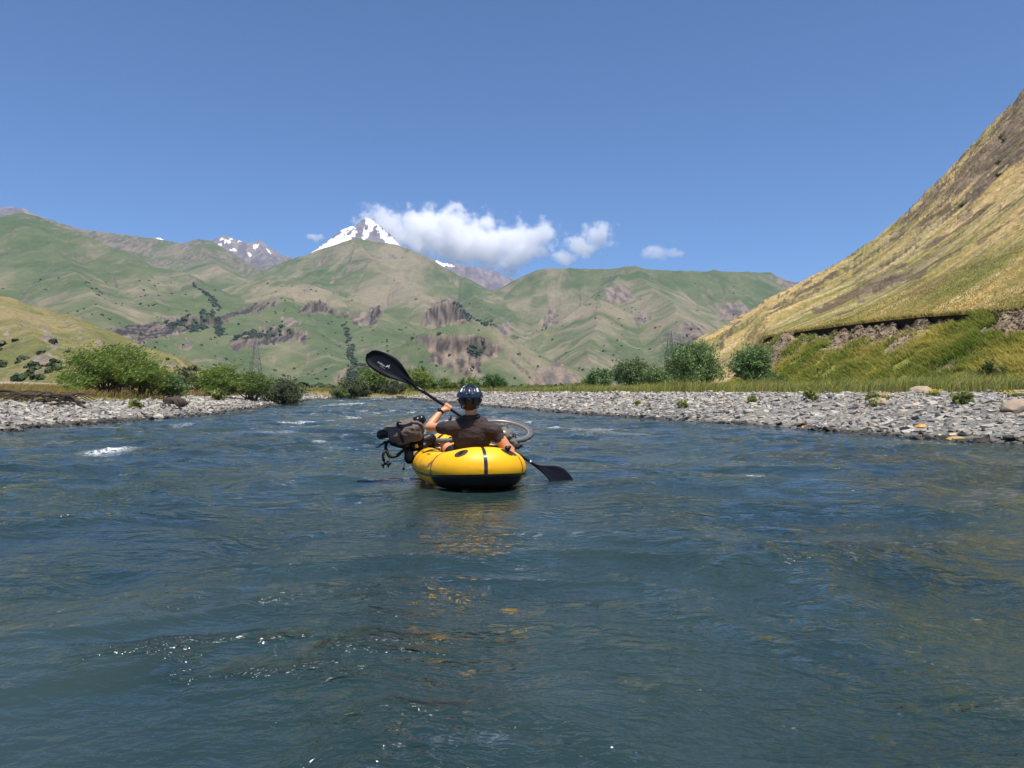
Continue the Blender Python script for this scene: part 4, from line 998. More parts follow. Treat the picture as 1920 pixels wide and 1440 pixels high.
m_shard = mat('slate_shards', attr=True, rough=.8, spec=.25, noise=[(7, .25, O1)])
def rotm(rx, ry, rz):
    cx, sx, cy2, sy, cz, sz = np.cos(rx), np.sin(rx), np.cos(ry), np.sin(ry), np.cos(rz), np.sin(rz)
    M = np.empty(rx.shape+(3, 3))
    M[:, 0, 0] = cz*cy2; M[:, 0, 1] = cz*sy*sx-sz*cx; M[:, 0, 2] = cz*sy*cx+sz*sx
    M[:, 1, 0] = sz*cy2; M[:, 1, 1] = sz*sy*sx+cz*cx; M[:, 1, 2] = sz*sy*cx-cz*sx
    M[:, 2, 0] = -sy; M[:, 2, 1] = cy2*sx; M[:, 2, 2] = cy2*cx
    return M
def gravel(side, N, seed):
    g = np.random.default_rng(seed)
    Y = np.exp(g.uniform(math.log(9 if side > 0 else 14), math.log(106), N*3))
    d = g.uniform(-.5, 8.6 if side > 0 else 6.2, N*3)
    X = np.interp(Y, YR, XR)+d if side > 0 else np.interp(Y, YL, XL)-d
    px = 960+F*X/Y; gm = gravelmask(X, Y); keep = (px > -260) & (px < 2180) & (g.uniform(0, 1, N*3) < gm**1.5+.02)
    X, Y, d = X[keep][:N], Y[keep][:N], d[keep][:N]
    n = len(X); s = np.clip(g.lognormal(math.log(.044), .52, n), .02, .15)*(1+Y/60)
    s = np.minimum(s, .40)
    Z = zground(X, Y)
    rx = g.normal(0, .22, n); ry = g.normal(.10*side, .22, n); rz = g.uniform(0, 6.283, n)
    kind = g.choice(5, n, p=[.40, .24, .19, .07, .10]); shp = g.integers(0, 12, n)
    size = s/Y; inview = (960+F*X/Y > -40) & (960+F*X/Y < 1960)
    order = np.argsort(-(size*inview)); big = order[:300]; rest = order[300:]
    # the bank itself: a sheet over the valley floor
    yy = np.concatenate([np.linspace(6, 20, 60), np.geomspace(20.3, 108, 110)]); dd_ = np.linspace(-1, 8.8 if side > 0 else 6.4, 40)
    Yg, Dg = np.meshgrid(yy, dd_, indexing='ij')
    Xg = (np.interp(Yg, YR, XR)+Dg) if side > 0 else (np.interp(Yg, YL, XL)-Dg)
    gmk = gravelmask(Xg, Yg); Zg = zground(Xg, Yg)+.02-.07*(1-sm(.05, .5, gmk))
    cb = cmix((.12, .115, .105), (.23, .215, .19), np.clip(.5+fbm(Xg*2, Yg*2, 3, 321), 0, 1))
    cb = cmix(cb, (.035, .032, .028), 1-sm(.0, .35, Dg))
    bank = mesh_np('gravel_bank', np.stack([Xg, Yg, Zg], -1), gridfaces(*Xg.shape), m_bank, cb.reshape(-1, 3))
    tag(bank, 'bank of grey slate stones on the right of the river' if side > 0 else 'bank of grey slate stones on the left of the river', kind='structure')
    M = rotm(rx, ry, rz)
    for i in big:
        me = SHM[shp[i]][5 if Z[i] < .06 else kind[i]]
        o = bpy.data.objects.new('stone', me); col.objects.link(o); o.parent = bank
        mm = Matrix(M[i].tolist()).to_4x4(); mm.translation = (X[i], Y[i], Z[i]+s[i]*.12)
        o.matrix_world = mm @ Matrix.Diagonal((s[i], s[i], s[i], 1))
    cols = np.array([(.31, .285, .25), (.19, .19, .185), (.375, .35, .31), (.36, .28, .20), (.15, .14, .125)])
    Vs, Fs, Cs, off = [], [], [], 0
    for k in range(12):
        ids = rest[shp[rest] == k]; V, Fk = SH[k]
        if len(ids) == 0: continue
        W = np.einsum('nij,vj->nvi', M[ids], V)*s[ids][:, None, None]+np.stack([X[ids], Y[ids], Z[ids]+s[ids]*.12], -1)[:, None, :]
        c = cols[kind[ids]]*g.uniform(.75, 1.25, (len(ids), 1)); c = np.where((W[:, :, 2].mean(1) < .07+.04*g.uniform(-1, 1, len(ids)))[:, None], c*.22, c)
        Vs.append(W.reshape(-1, 3)); Cs.append(np.repeat(c, len(V), 0))
        Fs.append((Fk[None]+(np.arange(len(ids))*len(V))[:, None, None]+off).reshape(-1, 3)); off += len(ids)*len(V)
    o = mesh_np('pebbles', np.concatenate(Vs), np.concatenate(Fs), m_shard, np.concatenate(Cs), smooth=False, parent=bank); o['kind'] = 'stuff'
    return bank
gravel(1, 36000, 31); gravel(-1, 24000, 32)

def boulder(px, py, Y, s, sz, m, label, seed, rz=0):
    r = random.Random(seed); bm = bmesh.new()
    for _ in range(70):
        v = Vector((r.gauss(0, 1), r.gauss(0, 1), r.gauss(0, 1))).normalized()*r.uniform(.86, 1.0); bm.verts.new((v.x*1.25, v.y*.85, v.z))
    bmesh.ops.convex_hull(bm, input=bm.verts)
    for v in [v for v in bm.verts if not v.link_faces]: bm.verts.remove(v)
    bm.verts.index_update(); V = np.array([v.co[:] for v in bm.verts]); Fs = np.empty((0,)); FL = [tuple(v.index for v in f.verts) for f in bm.faces]; bm.free(); p = P(px, py, Y); z = float(zground(p.x, p.y))
    me = bpy.data.meshes.new('boulder'); me.from_pydata((V*np.array([s, s*1.1, sz])).tolist(), [], FL); me.materials.append(m)
    o = bpy.data.objects.new('boulder', me); col.objects.link(o); o.location = (p.x, p.y, max(z, -.02)+sz*.35); o.rotation_euler = (.1, -.1, rz)
    b = o.modifiers.new('b', 'BEVEL'); b.width = .05*s; b.segments = 2
    return tag(o, label, 'boulder')
boulder(1912, 792, 16.2, .36, .20, STM[3], 'large smooth grey boulder at the far right of the stony bank', 61, .3)
boulder(1645, 787, 20.5, .30, .17, STM[3], 'brownish grey boulder half way down the right stony bank', 62, .5)
boulder(1725, 741, 24, .34, .19, STM[3], 'pale sandy block lying at the top edge of the right stony bank', 63, .1)
ORS = mat('orange_stone', (.50, .25, .06), rough=.6, noise=[(12, .3, O1)])
boulder(1727, 819, 16.0, .11, .07, ORS, 'small orange stone on the waterline of the right bank', 64, .2)
boulder(1508, 804, 19.2, .09, .05, ORS, 'tiny orange stone at the water edge left of the other orange stone', 65, .8)
boulder(1792, 829, 14.6, .16, .05, mat('yellow_stone', (.36, .25, .07), .5), 'flat yellowish stone just breaking the water off the right bank', 66, .2)
boulder(297, 790, 26, .16, .13, STM[2], 'small pale rock standing in the water off the left bank', 67, .2)

# ------------------------------------------------------------------ grasses and herbs
m_grass = mat('grass_blades', attr=True, rough=.75, spec=.2, trans=.42)
def blades(name, X, Y, Z, H, W, C, lean=(.25, 0), seed=1, label=None, spread=.35, slope=None):
    g = np.random.default_rng(seed); n = len(X); a = g.uniform(0, 6.283, n)
    base = np.stack([X, Y, Z-.03], -1); wv = np.stack([np.cos(a), np.sin(a), 0*a], -1)*(W*.5)[:, None]
    ln = np.stack([g.normal(lean[0], spread, n), g.normal(lean[1], spread, n), 0*a], -1)*H[:, None]
    up = np.stack([0*a, 0*a, H], -1); mid = base+up*.6+ln*.3; tip = base+up+ln
    V = np.stack([base-wv, base+wv, mid+wv*.7, tip, mid-wv*.7], 1).reshape(-1, 3)
    k = np.arange(n)[:, None]*5
    T = np.concatenate([k+np.array([[0, 1, 2]]), k+np.array([[0, 2, 4]]), k+np.array([[4, 2, 3]])])
    o = mesh_np(name, V, T, m_grass, np.repeat(C, 5, 0), smooth=False)
    return tag(o, label, kind='stuff')
def scatter(N, seed, x0, x1, y0, y1, cond):
    g = np.random.default_rng(seed); Y = np.exp(g.uniform(math.log(y0), math.log(y1), N*4)); px = g.uniform(x0, x1, N*4)
    X = (px-960)/F*Y; k = cond(X, Y, g); return X[k][:N], Y[k][:N], g
def grasscol(g, n, a, b, c=None, f=.15):
    C = cmix(a, b, g.beta(1.2, 1.2, n))
    if c is not None: m = g.uniform(0, 1, n) < f; C[m] = c
    return C*g.uniform(.8, 1.2, (n, 1))
def rcond(X, Y, g):
    dl, dr, df = banks(X, Y); return (dr > 4.5) & (gravelmask(X, Y) < .35+.3*g.uniform(-1, 1, X.shape)) & (X < xtoe(Y)+1)
X, Y, g = scatter(42000, 41, 880, 2150, 19, 108, rcond)
H = g.uniform(.35, .9, len(X))*(.75+.5*pn2(X*.3, Y*.3)); W = .010+.00055*Y
blades('riverside_grass', X, Y, zground(X, Y), H, W, grasscol(g, len(X), (.16, .23, .05), (.36, .33, .10), (.42, .24, .10), .06), (.3, 0), 42, 'tall green and straw grass strip along the top of the right bank')
def lcond(X, Y, g):
    dl, dr, df = banks(X, Y); return (dl > 3.4) & (gravelmask(X, Y) < .4+.3*g.uniform(-1, 1, X.shape)) & (dl < 26) & (fbm(X*.15, Y*.15, 3, 43) > -.45)
X, Y, g = scatter(30000, 43, -220, 640, 20, 104, lcond)
H = g.uniform(.18, .5, len(X))*(.75+.5*pn2(X*.3, Y*.3)); W = .010+.00055*Y
blades('dry_grass', X, Y, zground(X, Y), H, W, grasscol(g, len(X), (.40, .29, .11), (.27, .21, .08), (.16, .20, .05), .16), (.35, 0), 44, 'dry straw coloured grass on the left bank')
def fcond(X, Y, g):
    dl, dr, df = banks(X, Y); return (df > 1.5) | ((Y > 60) & (dl > 5) & (dl < 60)) | ((Y > 105) & (X < 60))
X, Y, g = scatter(14000, 45, 380, 1200, 95, 240, fcond)
blades('far_bank_grass', X, Y, zground(X, Y), g.uniform(.3, .8, len(X)), np.full(len(X), .09), grasscol(g, len(X), (.36, .29, .10), (.20, .22, .06)), (.3, 0), 46, 'yellow grass on the far bank at the river bend')
# herbs on the slope under the earth step, and turf over it
g = np.random.default_rng(47); N = 60000
j = np.searchsorted(pxs, g.uniform(1330, 2080, N)).clip(0, len(pxs)-1); t = g.uniform(0, .93, N)
i0 = np.clip((t*89).astype(int), 0, 88); fr_ = t*89-i0; j2 = np.minimum(j+1, len(pxs)-1); q = g.uniform(0, 1, N)
def rl(A_): return (A_[i0, j]*(1-fr_)+A_[i0+1, j]*fr_)*(1-q)+(A_[i0, j2]*(1-fr_)+A_[i0+1, j2]*fr_)*q
X, Y, Z = rl(rx_), rl(ry_), rl(rz_); so_m = rl(sf)
k = (so_m < g.uniform(.1, .75, N)) & (fbm(X*.5, Y*.4, 3, 333) > -.5)
X, Y, Z = X[k], Y[k], Z[k]; n = len(X)
tn2 = np.clip(.5+.9*fbm(X*.22, Y*.2, 4, 280)+g.normal(0, .18, n), 0, 1)
C = cmix((.17, .23, .04), (.44, .39, .10), tn2); C[g.uniform(0, 1, n) < .05] = (.28, .16, .07); C *= g.uniform(.75, 1.25, (n, 1))
blades('slope_herbs', X, Y, Z, g.uniform(.12, .38, n), .02+.0011*Y, C, (-.75, -.2), 48, 'lush green and yellow herbs on the slope under the earth step', .45)
N = 26000; j = np.searchsorted(pxs, g.uniform(1400, 2080, N)).clip(0, len(pxs)-1); i0 = np.full(N, 94)+(g.uniform(0, 1, N)**1.3*40).astype(int); fr_ = g.uniform(0, 1, N); j2 = np.minimum(j+1, len(pxs)-1); q = g.uniform(0, 1, N)
X, Y, Z = rl(rx_), rl(ry_), rl(rz_); k = (rl(hr_) < .4) & (Y < 120); X, Y, Z = X[k], Y[k], Z[k]; n = len(X)
C = cmix((.17, .17, .045), (.37, .28, .10), np.clip(.6+.8*fbm(X*.12, Y*.12, 3, 335)+g.normal(0, .2, n), 0, 1))*g.uniform(.8, 1.2, (n, 1))
blades('turf', X, Y, Z, g.uniform(.06, .16, n)*np.clip(2-Y/60, .3, 1), .012+.0008*Y, C*1.45, (-.7, -.3), 49, 'tan turf on the hillside above the earth step', .4)
# turf hanging over the step and soil clods under it
N = 2600; j = g.integers(0, len(pxs), N); k = (pxs[j] > 1420) & (pxs[j] < 2080); j = j[k]; n = len(j)
i_ = np.full(n, 93); X, Y, Z = rx_[i_, j]-g.uniform(-.1, .25, n), ry_[i_, j]+g.uniform(-.1, .2, n), rz_[i_, j]+.03
blades('overhanging_turf', X, Y, Z, g.uniform(.15, .35, n), .03+.0012*Y, grasscol(g, n, (.2, .2, .06), (.42, .32, .13)), (-1.1, -.3), 50, 'grass tufts hanging over the edge of the earth step', .5)
N = 2600; jj = g.integers(0, len(pxs), N*3); tt_ = g.uniform(.55, .98, N*3); ii = (tt_*89).astype(int)
k = (pxs[jj] > 1420) & (pxs[jj] < 2050) & (sf[ii, jj] > .4); jj, ii = jj[k][:N], ii[k][:N]; n = len(jj)
V, Fk = shard(90, .7, 10); s = g.lognormal(math.log(.07), .6, n).clip(.03, .35); M = rotm(g.uniform(0, 6, n), g.uniform(0, 6, n), g.uniform(0, 6, n))
W_ = np.einsum('nij,vj->nvi', M, V)*s[:, None, None]+np.stack([rx_[ii, jj], ry_[ii, jj], rz_[ii, jj]], -1)[:, None]
C = cmix((.16, .115, .075), (.29, .22, .15), g.uniform(0, 1, n))
tag(mesh_np('soil_clods', W_.reshape(-1, 3), (Fk[None]+(np.arange(n)*len(V))[:, None, None]).reshape(-1, 3), m_shard, np.repeat(C, len(V), 0), smooth=False), 'crumbled soil and stones fallen below the earth step', kind='stuff')

# ------------------------------------------------------------------ trees and bushes
m_leaf = mat('leaves', attr=True, rough=.55, spec=.35, trans=.35)
m_bark = mat('bark', (.085, .065, .05), rough=.9, noise=[(8, .3, O1)], bump=[(20, .6, .02, O1)])
def plant(name, label, cat, base, w, h, n, ca, cb, leaf, seed, up=.15, lobes=9, trunk=True, lean=.05, group=None, feather=0.0, low=.0):
    """crown of many leaf faces in uneven clumps round limbs; base is the foot, w and h the full size"""
    g = np.random.default_rng(seed); root = empty(name, base); tag(root, label, cat, group); lobes = int(lobes*1.6); n = int(n*1.35); leaf *= .85
    L = []
    for i in range(lobes):
        a = i*2.4+g.uniform(-.4, .4); rr = math.sqrt((i+.5)/lobes)*.72; z = max(.12, low+.20+(.58-low*.5)*math.sqrt(max(0, 1-(rr/.75)**2))*(1, .4, .85, .1)[i % 4]*g.uniform(.85, 1.0)+.03*g.normal())
        L.append((rr*math.cos(a)*w*.5+lean*h*z, rr*math.sin(a)*w*.5, z*h, g.uniform(.20, .32)*min(w*.95, h*1.15)))
    L = np.array(L)
    # clumps on the lobes
    nc = max(36, n//55); li = g.integers(0, lobes, nc); dv = g.normal(size=(nc, 3)); dv /= np.linalg.norm(dv, axis=1)[:, None]
    dv[:, 2] = np.where(dv[:, 2] < -.3, -dv[:, 2]*.5, dv[:, 2])
    cc = L[li, :3]+dv*(L[li, 3]*g.uniform(.55, 1.22, nc))[:, None]*np.array([1, 1, .85])
    cc[:, 2] = np.maximum(cc[:, 2], .04*h+low*h*.4); csz = L[li, 3]*g.uniform(.16, .52, nc); tone = g.uniform(0, 1, nc)
    ci = g.integers(0, nc, n); off = g.normal(size=(n, 3))*csz[ci][:, None]*.75
    if feather:                                      # drawn out sprays blown to one side
        t = g.normal(0, 1, n); off = off*.45+np.stack([t*1.0, 0*t, np.abs(t)*.55], -1)*csz[ci][:, None]*feather
    pc = cc[ci]+off; pc[:, 2] = np.maximum(pc[:, 2], .03)
    d = g.normal(size=(n, 3)); d[:, 2] += .5; d[:, 0] += .4
    if feather: d = d*.5+np.array([1.0, 0, .55])
    d /= np.linalg.norm(d, axis=1)[:, None]
    out = pc-np.array([0, 0, h*.4]); out /= np.linalg.norm(out, axis=1)[:, None]+1e-6
    s = g.normal(size=(n, 3))*.8+np.cross(d, out)*.8; s -= d*np.sum(s*d, 1)[:, None]; s /= np.linalg.norm(s, axis=1)[:, None]
    ln = leaf*g.uniform(.6, 1.5, n)[:, None]; wd = ln*(.22 if feather else .36)
    V = np.stack([pc-d*ln*.5, pc+s*wd*.5, pc+d*ln*.5, pc-s*wd*.5], 1).reshape(-1, 3)
    C = cmix(ca, cb, np.clip(tone[ci]*.7+g.uniform(-.1, .4, n), 0, 1))*g.uniform(.8, 1.2, (n, 1))
    o = mesh_np('crown', V, np.arange(n*4).reshape(-1, 4), m_leaf, np.repeat(C, 4, 0), smooth=False); o.parent = root
    mb = MB()
    r0 = .028*h+.012
    for i in range(lobes):
        tx, ty, tz = L[i, :3]; f = Vector((g.normal()*.06*w, g.normal()*.06*w, -.1)); tip = Vector((tx, ty, tz)); m_ = f.lerp(tip, .5)+Vector((g.normal()*.05*w, g.normal()*.05*w, .08*h))
        mb.tube([f, f.lerp(m_, .5), m_, tip], [r0, r0*.7, r0*.5, r0*.2], 5)
        for q in range(3):
            e = tip+Vector(g.normal(size=3)*L[i, 3]*.8); e.z = max(e.z, .1); mb.tube([m_.lerp(tip, .3+.3*q), e], [r0*.25, r0*.08], 4)
    t = mb.build('trunk' if cat == 'tree' else 'stems', m_bark); t.parent = root
    return root
def foot(px, Y):
    X = (px-960)/F*Y
    return (X, Y, float(zground(X, Y))-.03)
LG = ((.125, .195, .037), (.225, .30, .066)); DG = ((.055, .08, .035), (.12, .145, .075)); MG = ((.09, .155, .037), (.185, .25, .07)); GG = ((.085, .155, .045), (.21, .30, .12))
def pl(name, label, cat, px, Y, wpx, top, n, cols, leaf, seed, **k):
    b = foot(px, Y); h = CZ+(HZ-top)/F*Y-b[2]; return plant(name, label, cat, b, wpx/F*Y, h, n, cols[0], cols[1], leaf, seed, **k)
GB = 'bushes and trees along the river'
pl('bush', 'largest light green feathery bush behind the dry grass on the left bank', 'bush', 205, 37, 172, 651, 15000, LG, .20, 1, lobes=12, feather=.9, group=GB, lean=-.04)
pl('bush', 'lower right-hand shoulder of light green growth beside the largest bush on the left bank', 'bush', 268, 38.5, 100, 672, 6000, LG, .19, 2, lobes=8, feather=1.1, group=GB)
pl('bush', 'small grey green bush between the largest bush and the next light green bush', 'bush', 322, 40, 52, 692, 2600, GG, .15, 3, lobes=6, group=GB)
pl('bush', 'dark low bush seen behind the gap between the two light green bushes on the left', 'bush', 352, 62, 60, 684, 2600, DG, .22, 4, lobes=7, group=GB)
pl('bush', 'second light green bush on the left bank, with dark hollows under it', 'bush', 412, 52, 92, 685, 7000, LG, .22, 5, lobes=9, feather=1.0, group=GB)
pl('bush', 'mid green bush between the second light bush and the dark bush on the left bank', 'bush', 470, 53, 78, 693, 5200, MG, .20, 6, lobes=8, feather=.8, group=GB)
pl('bush', 'dark grey green bush sprawling down to the stones at the left water edge', 'bush', 528, 57, 92, 703, 6500, DG, .20, 7, lobes=9, group=GB, low=-.12)
pl('bush', 'small green bush at the foot of the yellow far bank', 'bush', 634, 103, 36, 727, 1500, MG, .28, 8, lobes=6, group=GB)
pl('bush', 'dark grey green bush overhanging the water at the river bend', 'bush', 660, 108, 76, 705, 5200, DG, .34, 9, lobes=9, group=GB, low=-.15)
pl('tree', 'bright green tree behind the raised paddle blade at the river bend', 'tree', 700, 114, 66, 689, 4600, MG, .38, 10, lobes=9, group=GB)
pl('bush', 'dark bush at the water edge right of the bend under the paddle blade', 'bush', 735, 111, 66, 712, 4200, DG, .34, 11, lobes=8, group=GB, low=-.15)
pl('tree', 'round bright green tree just right of the paddle shaft', 'tree', 782, 121, 52, 685, 4200, LG, .38, 12, lobes=8, group=GB)
pl('bush', 'olive green hedge bush left of the helmet', 'bush', 828, 125, 74, 711, 3600, MG, .38, 13, lobes=8, group=GB)
pl('bush', 'olive green hedge bush directly behind the helmet', 'bush', 880, 127, 62, 709, 3200, MG, .38, 14, lobes=8, group=GB)
pl('tree', 'round dark green tree right of the helmet', 'tree', 926, 124, 50, 702, 3600, ((.05, .11, .025), (.10, .17, .045)), .38, 15, lobes=8, group=GB)
for i, (px, wp, tp) in enumerate(((985, 70, 724), (1050, 70, 722))):
    pl('bush', ('low dark shrub strip right of the round tree, nearer the helmet', 'low dark shrub strip right of the round tree, nearer the right-hand trees')[i], 'bush', px, 118, wp, tp, 2200, MG, .34, 16+i, lobes=7, group=GB)
pl('tree', 'small silvery green tree at the left end of the tree row on the right bank', 'tree', 1122, 96, 66, 690, 4200, GG, .32, 20, lobes=8, group=GB)
pl('tree', 'dark rounded tree second from the left in the row on the right bank', 'tree', 1186, 88, 76, 668, 5600, ((.06, .105, .035), (.13, .185, .075)), .32, 21, lobes=10, group=GB)
pl('bush', 'grey green willow bush between the dark rounded tree and the tallest tree', 'bush', 1240, 72, 74, 682, 5600, GG, .25, 22, lobes=9, group=GB)
pl('tree', 'tallest willow tree on the right bank, leaning to the left', 'tree', 1302, 64, 104, 632, 10500, GG, .25, 23, lobes=13, group=GB, lean=-.08)
pl('tree', 'separate narrow willow tree nearest to the earth step on the right bank', 'tree', 1408, 52, 74, 636, 8200, GG, .22, 24, lobes=11, group=GB, lean=.06)
pl('bush', 'low leafy bush at the foot of the narrow willow', 'bush', 1455, 50, 44, 706, 1800, ((.06, .09, .03), (.12, .16, .05)), .16, 25, lobes=6, group=GB)
pl('bush', 'low green bush at the far left end of the tree row on the right bank', 'bush', 1090, 101, 44, 714, 1800, MG, .30, 26, lobes=6, group=GB)
# far hedge across the valley floor
g = np.random.default_rng(51)
def clumps(name, pts, s, ca, cb, label, seed, per=22):
    """far scrub: every clump a handful of leaf faces"""
    g = np.random.default_rng(seed); n = len(pts); N = n*per; ci = np.repeat(np.arange(n), per); sz = s*g.uniform(.5, 1.5, n)
    dv = g.normal(size=(N, 3)); dv /= np.linalg.norm(dv, axis=1)[:, None]; dv[:, 2] = np.abs(dv[:, 2])
    pc = pts[ci]+dv*sz[ci][:, None]*g.uniform(.4, 1, N)[:, None]
    a = np.cross(dv, g.normal(size=(N, 3))); a /= np.linalg.norm(a, axis=1)[:, None]; b = np.cross(dv, a); ls = sz[ci][:, None]*.55
    V = np.stack([pc-a*ls, pc+b*ls, pc+a*ls, pc-b*ls], 1).reshape(-1, 3); C = cmix(ca, cb, g.uniform(0, 1, n)[ci])*g.uniform(.8, 1.2, (N, 1))
    o = mesh_np(name, V, np.arange(N*4).reshape(-1, 4), m_leaf, np.repeat(C, 4, 0), smooth=False); return tag(o, label, kind='stuff')
yh = g.uniform(190, 330, 260); ph = g.uniform(560, 1120, 260); xh = (ph-960)/F*yh
clumps('far_hedge', np.stack([xh, yh, zground(xh, yh)], -1), 1.4, (.05, .075, .03), (.10, .13, .045), 'far off line of scrub across the valley floor', 52, 30)
ok = vis & (my > 800)
ii, jj = np.where(ok & (bush > .5)); k = g.permutation(len(ii))[:1300]; ii, jj = ii[k], jj[k]
clumps('mountain_scrub', np.stack([mx[ii, jj], my[ii, jj], mz[ii, jj]], -1), 2.4, (.040, .058, .034), (.07, .092, .045), 'dark scrub belts on the cliffs and gullies of the mountains', 53, 14)
dens = np.clip(.3+fbm(mx/90, my/90, 3, 340), 0, 1)*(qy > 520)*(1-sm(2000, 2800, my)); pr = (dens*ok).ravel(); pr = pr/pr.sum()
k = g.choice(pr.size, 900, p=pr, replace=False)
clumps('scattered_shrubs', np.stack([mx.ravel()[k], my.ravel()[k], mz.ravel()[k]], -1), 2.6, (.03, .05, .02), (.06, .085, .03), 'tiny dark shrubs dotted over the far slopes', 54, 9)
pr = (hvis & (hx < -30))*np.clip(fbm(hx/25, hy/25, 3, 343)+.1, 0, 1)*sm(.5, 3, hz)
pr = pr*np.where((lpx < 110) & (lpy > 640), 5, .35); pr = (pr/pr.sum()).ravel(); k = g.choice(pr.size, 150, p=pr, replace=False)
clumps('hillside_scrub', np.stack([hx.ravel()[k], hy.ravel()[k], hz.ravel()[k]], -1), 1.1, (.03, .05, .02), (.07, .10, .035), 'small dark shrubs on the near left hill', 55, 18)
# shrubs on the right hillside
lab = ['dark shrub near the skyline at the right, upper of a close pair', 'dark shrub just below the upper one near the right skyline', 'small dark shrub below the pair, on the tan upper hillside', 'low green shrub on the skyline edge half way up the right hillside', 'small shrub on a tan rib in the middle of the right hillside', 'small green shrub under the rock outcrop on the upper right hillside']
for i, (px, py, s) in enumerate(((1879, 262, 15), (1884, 272, 14), (1873, 304, 10), (1679, 434, 9), (1803, 388, 9), (1873, 333, 10))):
    dd2 = np.hypot(rpx-px, rpy-py)+np.where(rk_ < 2, 1e3, 0); q = np.unravel_index(np.argmin(dd2), dd2.shape); p = (rx_[q], ry_[q], rz_[q]-.2)
    plant('shrub', lab[i], 'shrub', p, s/F*p[1]*1.2, s/F*p[1], 420, (.03, .06, .02), (.07, .11, .03), s/F*p[1]*.2, 70+i, lobes=5, group='shrubs on the right hillside')
# tall weeds
p = foot(1858, 31); plant('tall_weed', 'tall dark green weed standing at the foot of the right slope', 'plant', p, 1.0, 1.7, 900, (.05, .085, .025), (.11, .15, .04), .14, 80, lobes=6, lean=.05)
p = foot(930*0+185, 34)
for i, (px, py, w_, lb) in enumerate(((1635, 762, 24, 'green weed tuft beside the yellow flowers in the middle of the right stones'), (1520, 755, 26, 'grey green weed tuft high on the stones below the slope'), (1640, 768, 20, 'small yellow green tuft just left of centre among the right stones'), (1798, 789, 20, 'small green tuft among the stones near the large boulder'), (1805, 762, 34, 'wide yellow green tuft near the top of the stones on the right'), (1280, 766, 18, 'lonely tuft on the stones below the tallest willow'), (1410, 757, 20, 'small tuft on the stones below the narrow willow'), (1196, 762, 12, 'tiny tuft on the stones furthest up the right bank'), (255, 768, 24, 'thin green weed standing at the edge of the left stones'), (408, 752, 26, 'leafy weed clump on the left stones below the second light bush'))):
    Yw = 18.0
    for _ in range(40):
        X = (px-960)/F*Yw; z = float(zground(X, Yw))
        if HZ-(z-CZ)*F/Yw < py: break
        Yw += .8
    s = w_/F*Yw; plant('weed_tuft', lb, 'plant', (X, Yw, z), s, s*.8, 260, (.15, .21, .05), (.32, .33, .10), s*.4, 100+i, lobes=5, group='weeds growing between the stones')
YF = mat('yellow_petals', (.70, .50, .02), rough=.6)
for i, (px, py, lb) in enumerate(((1654, 754, 'yellow flower patch among the stones in the middle of the right bank'), (1752, 756, 'yellow flower patch between the sandy block and the boulder'), (1905, 768, 'yellow flower patch above the large boulder at the far right'))):
    Yw = 22.0 if i < 2 else 19.0; X = (px-960)/F*Yw; z = float(zground(X, Yw)); mb = MB(); r = random.Random(i)
    root = empty('flower_patch', (X, Yw, z)); tag(root, lb, 'flowers', 'yellow flowers on the right bank')
    for k in range(40):
        c = Vector((X+r.gauss(0, .12), Yw+r.gauss(0, .12), z+.10+r.uniform(0, .10))); mb.ball(c, .022, .022, .014, nu=5, nv=3)
    mb.build('blossoms', YF, root)
    n = 160; g = np.random.default_rng(i); xs, ys = X+g.normal(0, .13, n), Yw+g.normal(0, .13, n)
    o = blades('leaves', xs, ys, np.full(n, z), g.uniform(.08, .2, n), np.full(n, .025), grasscol(g, n, (.10, .15, .03), (.2, .22, .05)), (0, 0), 5); par(o, root); del o['kind']

# ------------------------------------------------------------------ driftwood and root tangle
DW = mat('weathered_wood', (.050, .034, .024), rough=.9, noise=[(10, .4, (1, 1, 4))])
dw = empty('driftwood', (-17.2, 26, .7)); tag(dw, 'tangle of dark dead branches and roots washed up on the left bank', 'driftwood')
r = random.Random(5)
def dpt(px, py, Y): return P(px, py, Y)
for k in range(46):
    x0 = r.uniform(-15, 150); mb = MB(); pts = []; l = r.uniform(25, 90); y0 = r.uniform(742, 768); arch = r.uniform(2, 16); Yb = r.uniform(25.2, 27.2); sl_ = r.uniform(-.12, .16)
    for q in range(7):
        t = q/6; pts.append(P(x0+(t-.5)*l, y0-arch*math.sin(t*math.pi)+sl_*l*(t-.5)+r.uniform(-1.5, 1.5), Yb+r.uniform(-.15, .15)))
    r0 = r.uniform(.012, .045); mb.tube(pts, [r0*(1-.12*q) for q in range(7)], 6); mb.build('branch', DW, dw)
for (a, b, r0) in (((-20, 735), (50, 742), .07), ((40, 741), (150, 756), .06), ((95, 738), (165, 768), .05), ((60, 757), (160, 755), .05), ((130, 742), (150, 768), .06)):
    mb = MB(); mb.tube([P(a[0]+(b[0]-a[0])*t, a[1]+(b[1]-a[1])*t-6*math.sin(t*3.1), 25.6) for t in np.linspace(0, 1, 8)], [r0*(1-.06*i) for i in range(8)], 7); mb.build('branch', DW, dw)
rt_ = empty('root_clump', P(330, 760, 30)); tag(rt_, 'dark turf clump with hanging roots undercut at the edge of the left stones', 'root clump')
mb = MB(); mb.ball(P(325, 751, 30.2), .42, .4, .16); mb.ball(P(340, 756, 30.1), .28, .3, .14); sculpt(mb, 'turf_lump', mat('dark_soil', (.045, .033, .024), .95), .03, 2, rt_, lambda co: .06*pn(co[:, 0]*4, co[:, 1]*4, co[:, 2]*4))
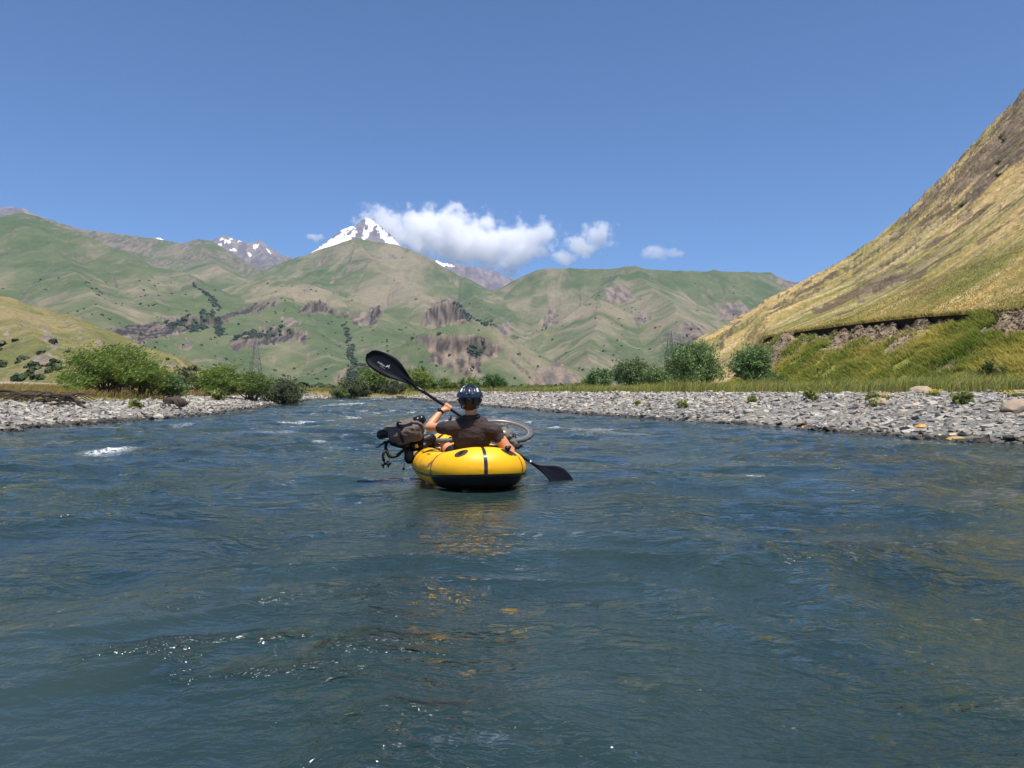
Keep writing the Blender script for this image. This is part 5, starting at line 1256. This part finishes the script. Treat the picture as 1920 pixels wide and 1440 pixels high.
for k in range(22):
    mb = MB(); x0 = r.uniform(305, 352); a = P(x0, 749+r.uniform(-2, 4), 29.9); b = P(x0+r.uniform(2, 14), 762+r.uniform(0, 6), 29.7); mb.tube([a, a.lerp(b, .5)+Vector((0, -.06, .05)), b], [.018, .014, .006], 5); mb.build('root', DW, rt_)

# ------------------------------------------------------------------ power pylons
PYM = mat('galvanised_steel', (.16, .16, .165), rough=.6, metal=.3)
def pylon(px, Y, top, ht, w, label):
    X = (px-960)/F*Y; zt = CZ+(HZ-top)/F*Y; zb = zt-ht; root = empty('power_pylon', (X, Y, zb)); tag(root, label, 'pylon', 'power pylons in the valley')
    def half(t): return w*(.5-.40*t)
    def c(t, sx, sy): h = half(t); return Vector((X+sx*h, Y+sy*h, zb+ht*t))
    for sx in (-1, 1):
        for sy in (-1, 1):
            mb = MB(); mb.tube([c(0, sx, sy), c(.5, sx, sy), c(1, sx, sy)], .22, 5); mb.build('leg', PYM, root)
    mb = MB(); ts = [1-(1-i/9)**1.1 for i in range(10)]
    for a, b in zip(ts[:-1], ts[1:]):
        for (p, q) in (((-1, -1), (1, -1)), ((1, -1), (1, 1)), ((1, 1), (-1, 1)), ((-1, 1), (-1, -1))):
            mb.tube([c(a, *p), c(b, *q)], .12, 4); mb.tube([c(a, *q), c(b, *p)], .12, 4); mb.tube([c(b, *p), c(b, *q)], .12, 4)
    mb.build('bracing', PYM, root)
    for t, l in ((.72, w*.62), (.84, w*.5), (.95, w*.4)):
        mb = MB(); z = zb+ht*t
        for s in (-1, 1):
            mb.tube([Vector((X, Y-.4, z)), Vector((X+s*l, Y, z+.3))], .13, 4); mb.tube([Vector((X, Y+.4, z)), Vector((X+s*l, Y, z+.3))], .13, 4); mb.tube([Vector((X, Y, z+ht*.045)), Vector((X+s*l, Y, z+.3))], .13, 4)
        mb.build('cross_arm', PYM, root)
        for s in (-1, 1):
            mb = MB(); mb.tube([Vector((X+s*l, Y, z+.3)), Vector((X+s*l, Y, z-1.6))], .12, 5); mb.build('insulator', PYM, root)
pylon(479, 760, 638, 46, 13, 'lattice power pylon in front of the cliffs left of the paddle')
pylon(1257, 620, 622, 40, 11, 'lattice power pylon at the foot of the right mountain above the trees')
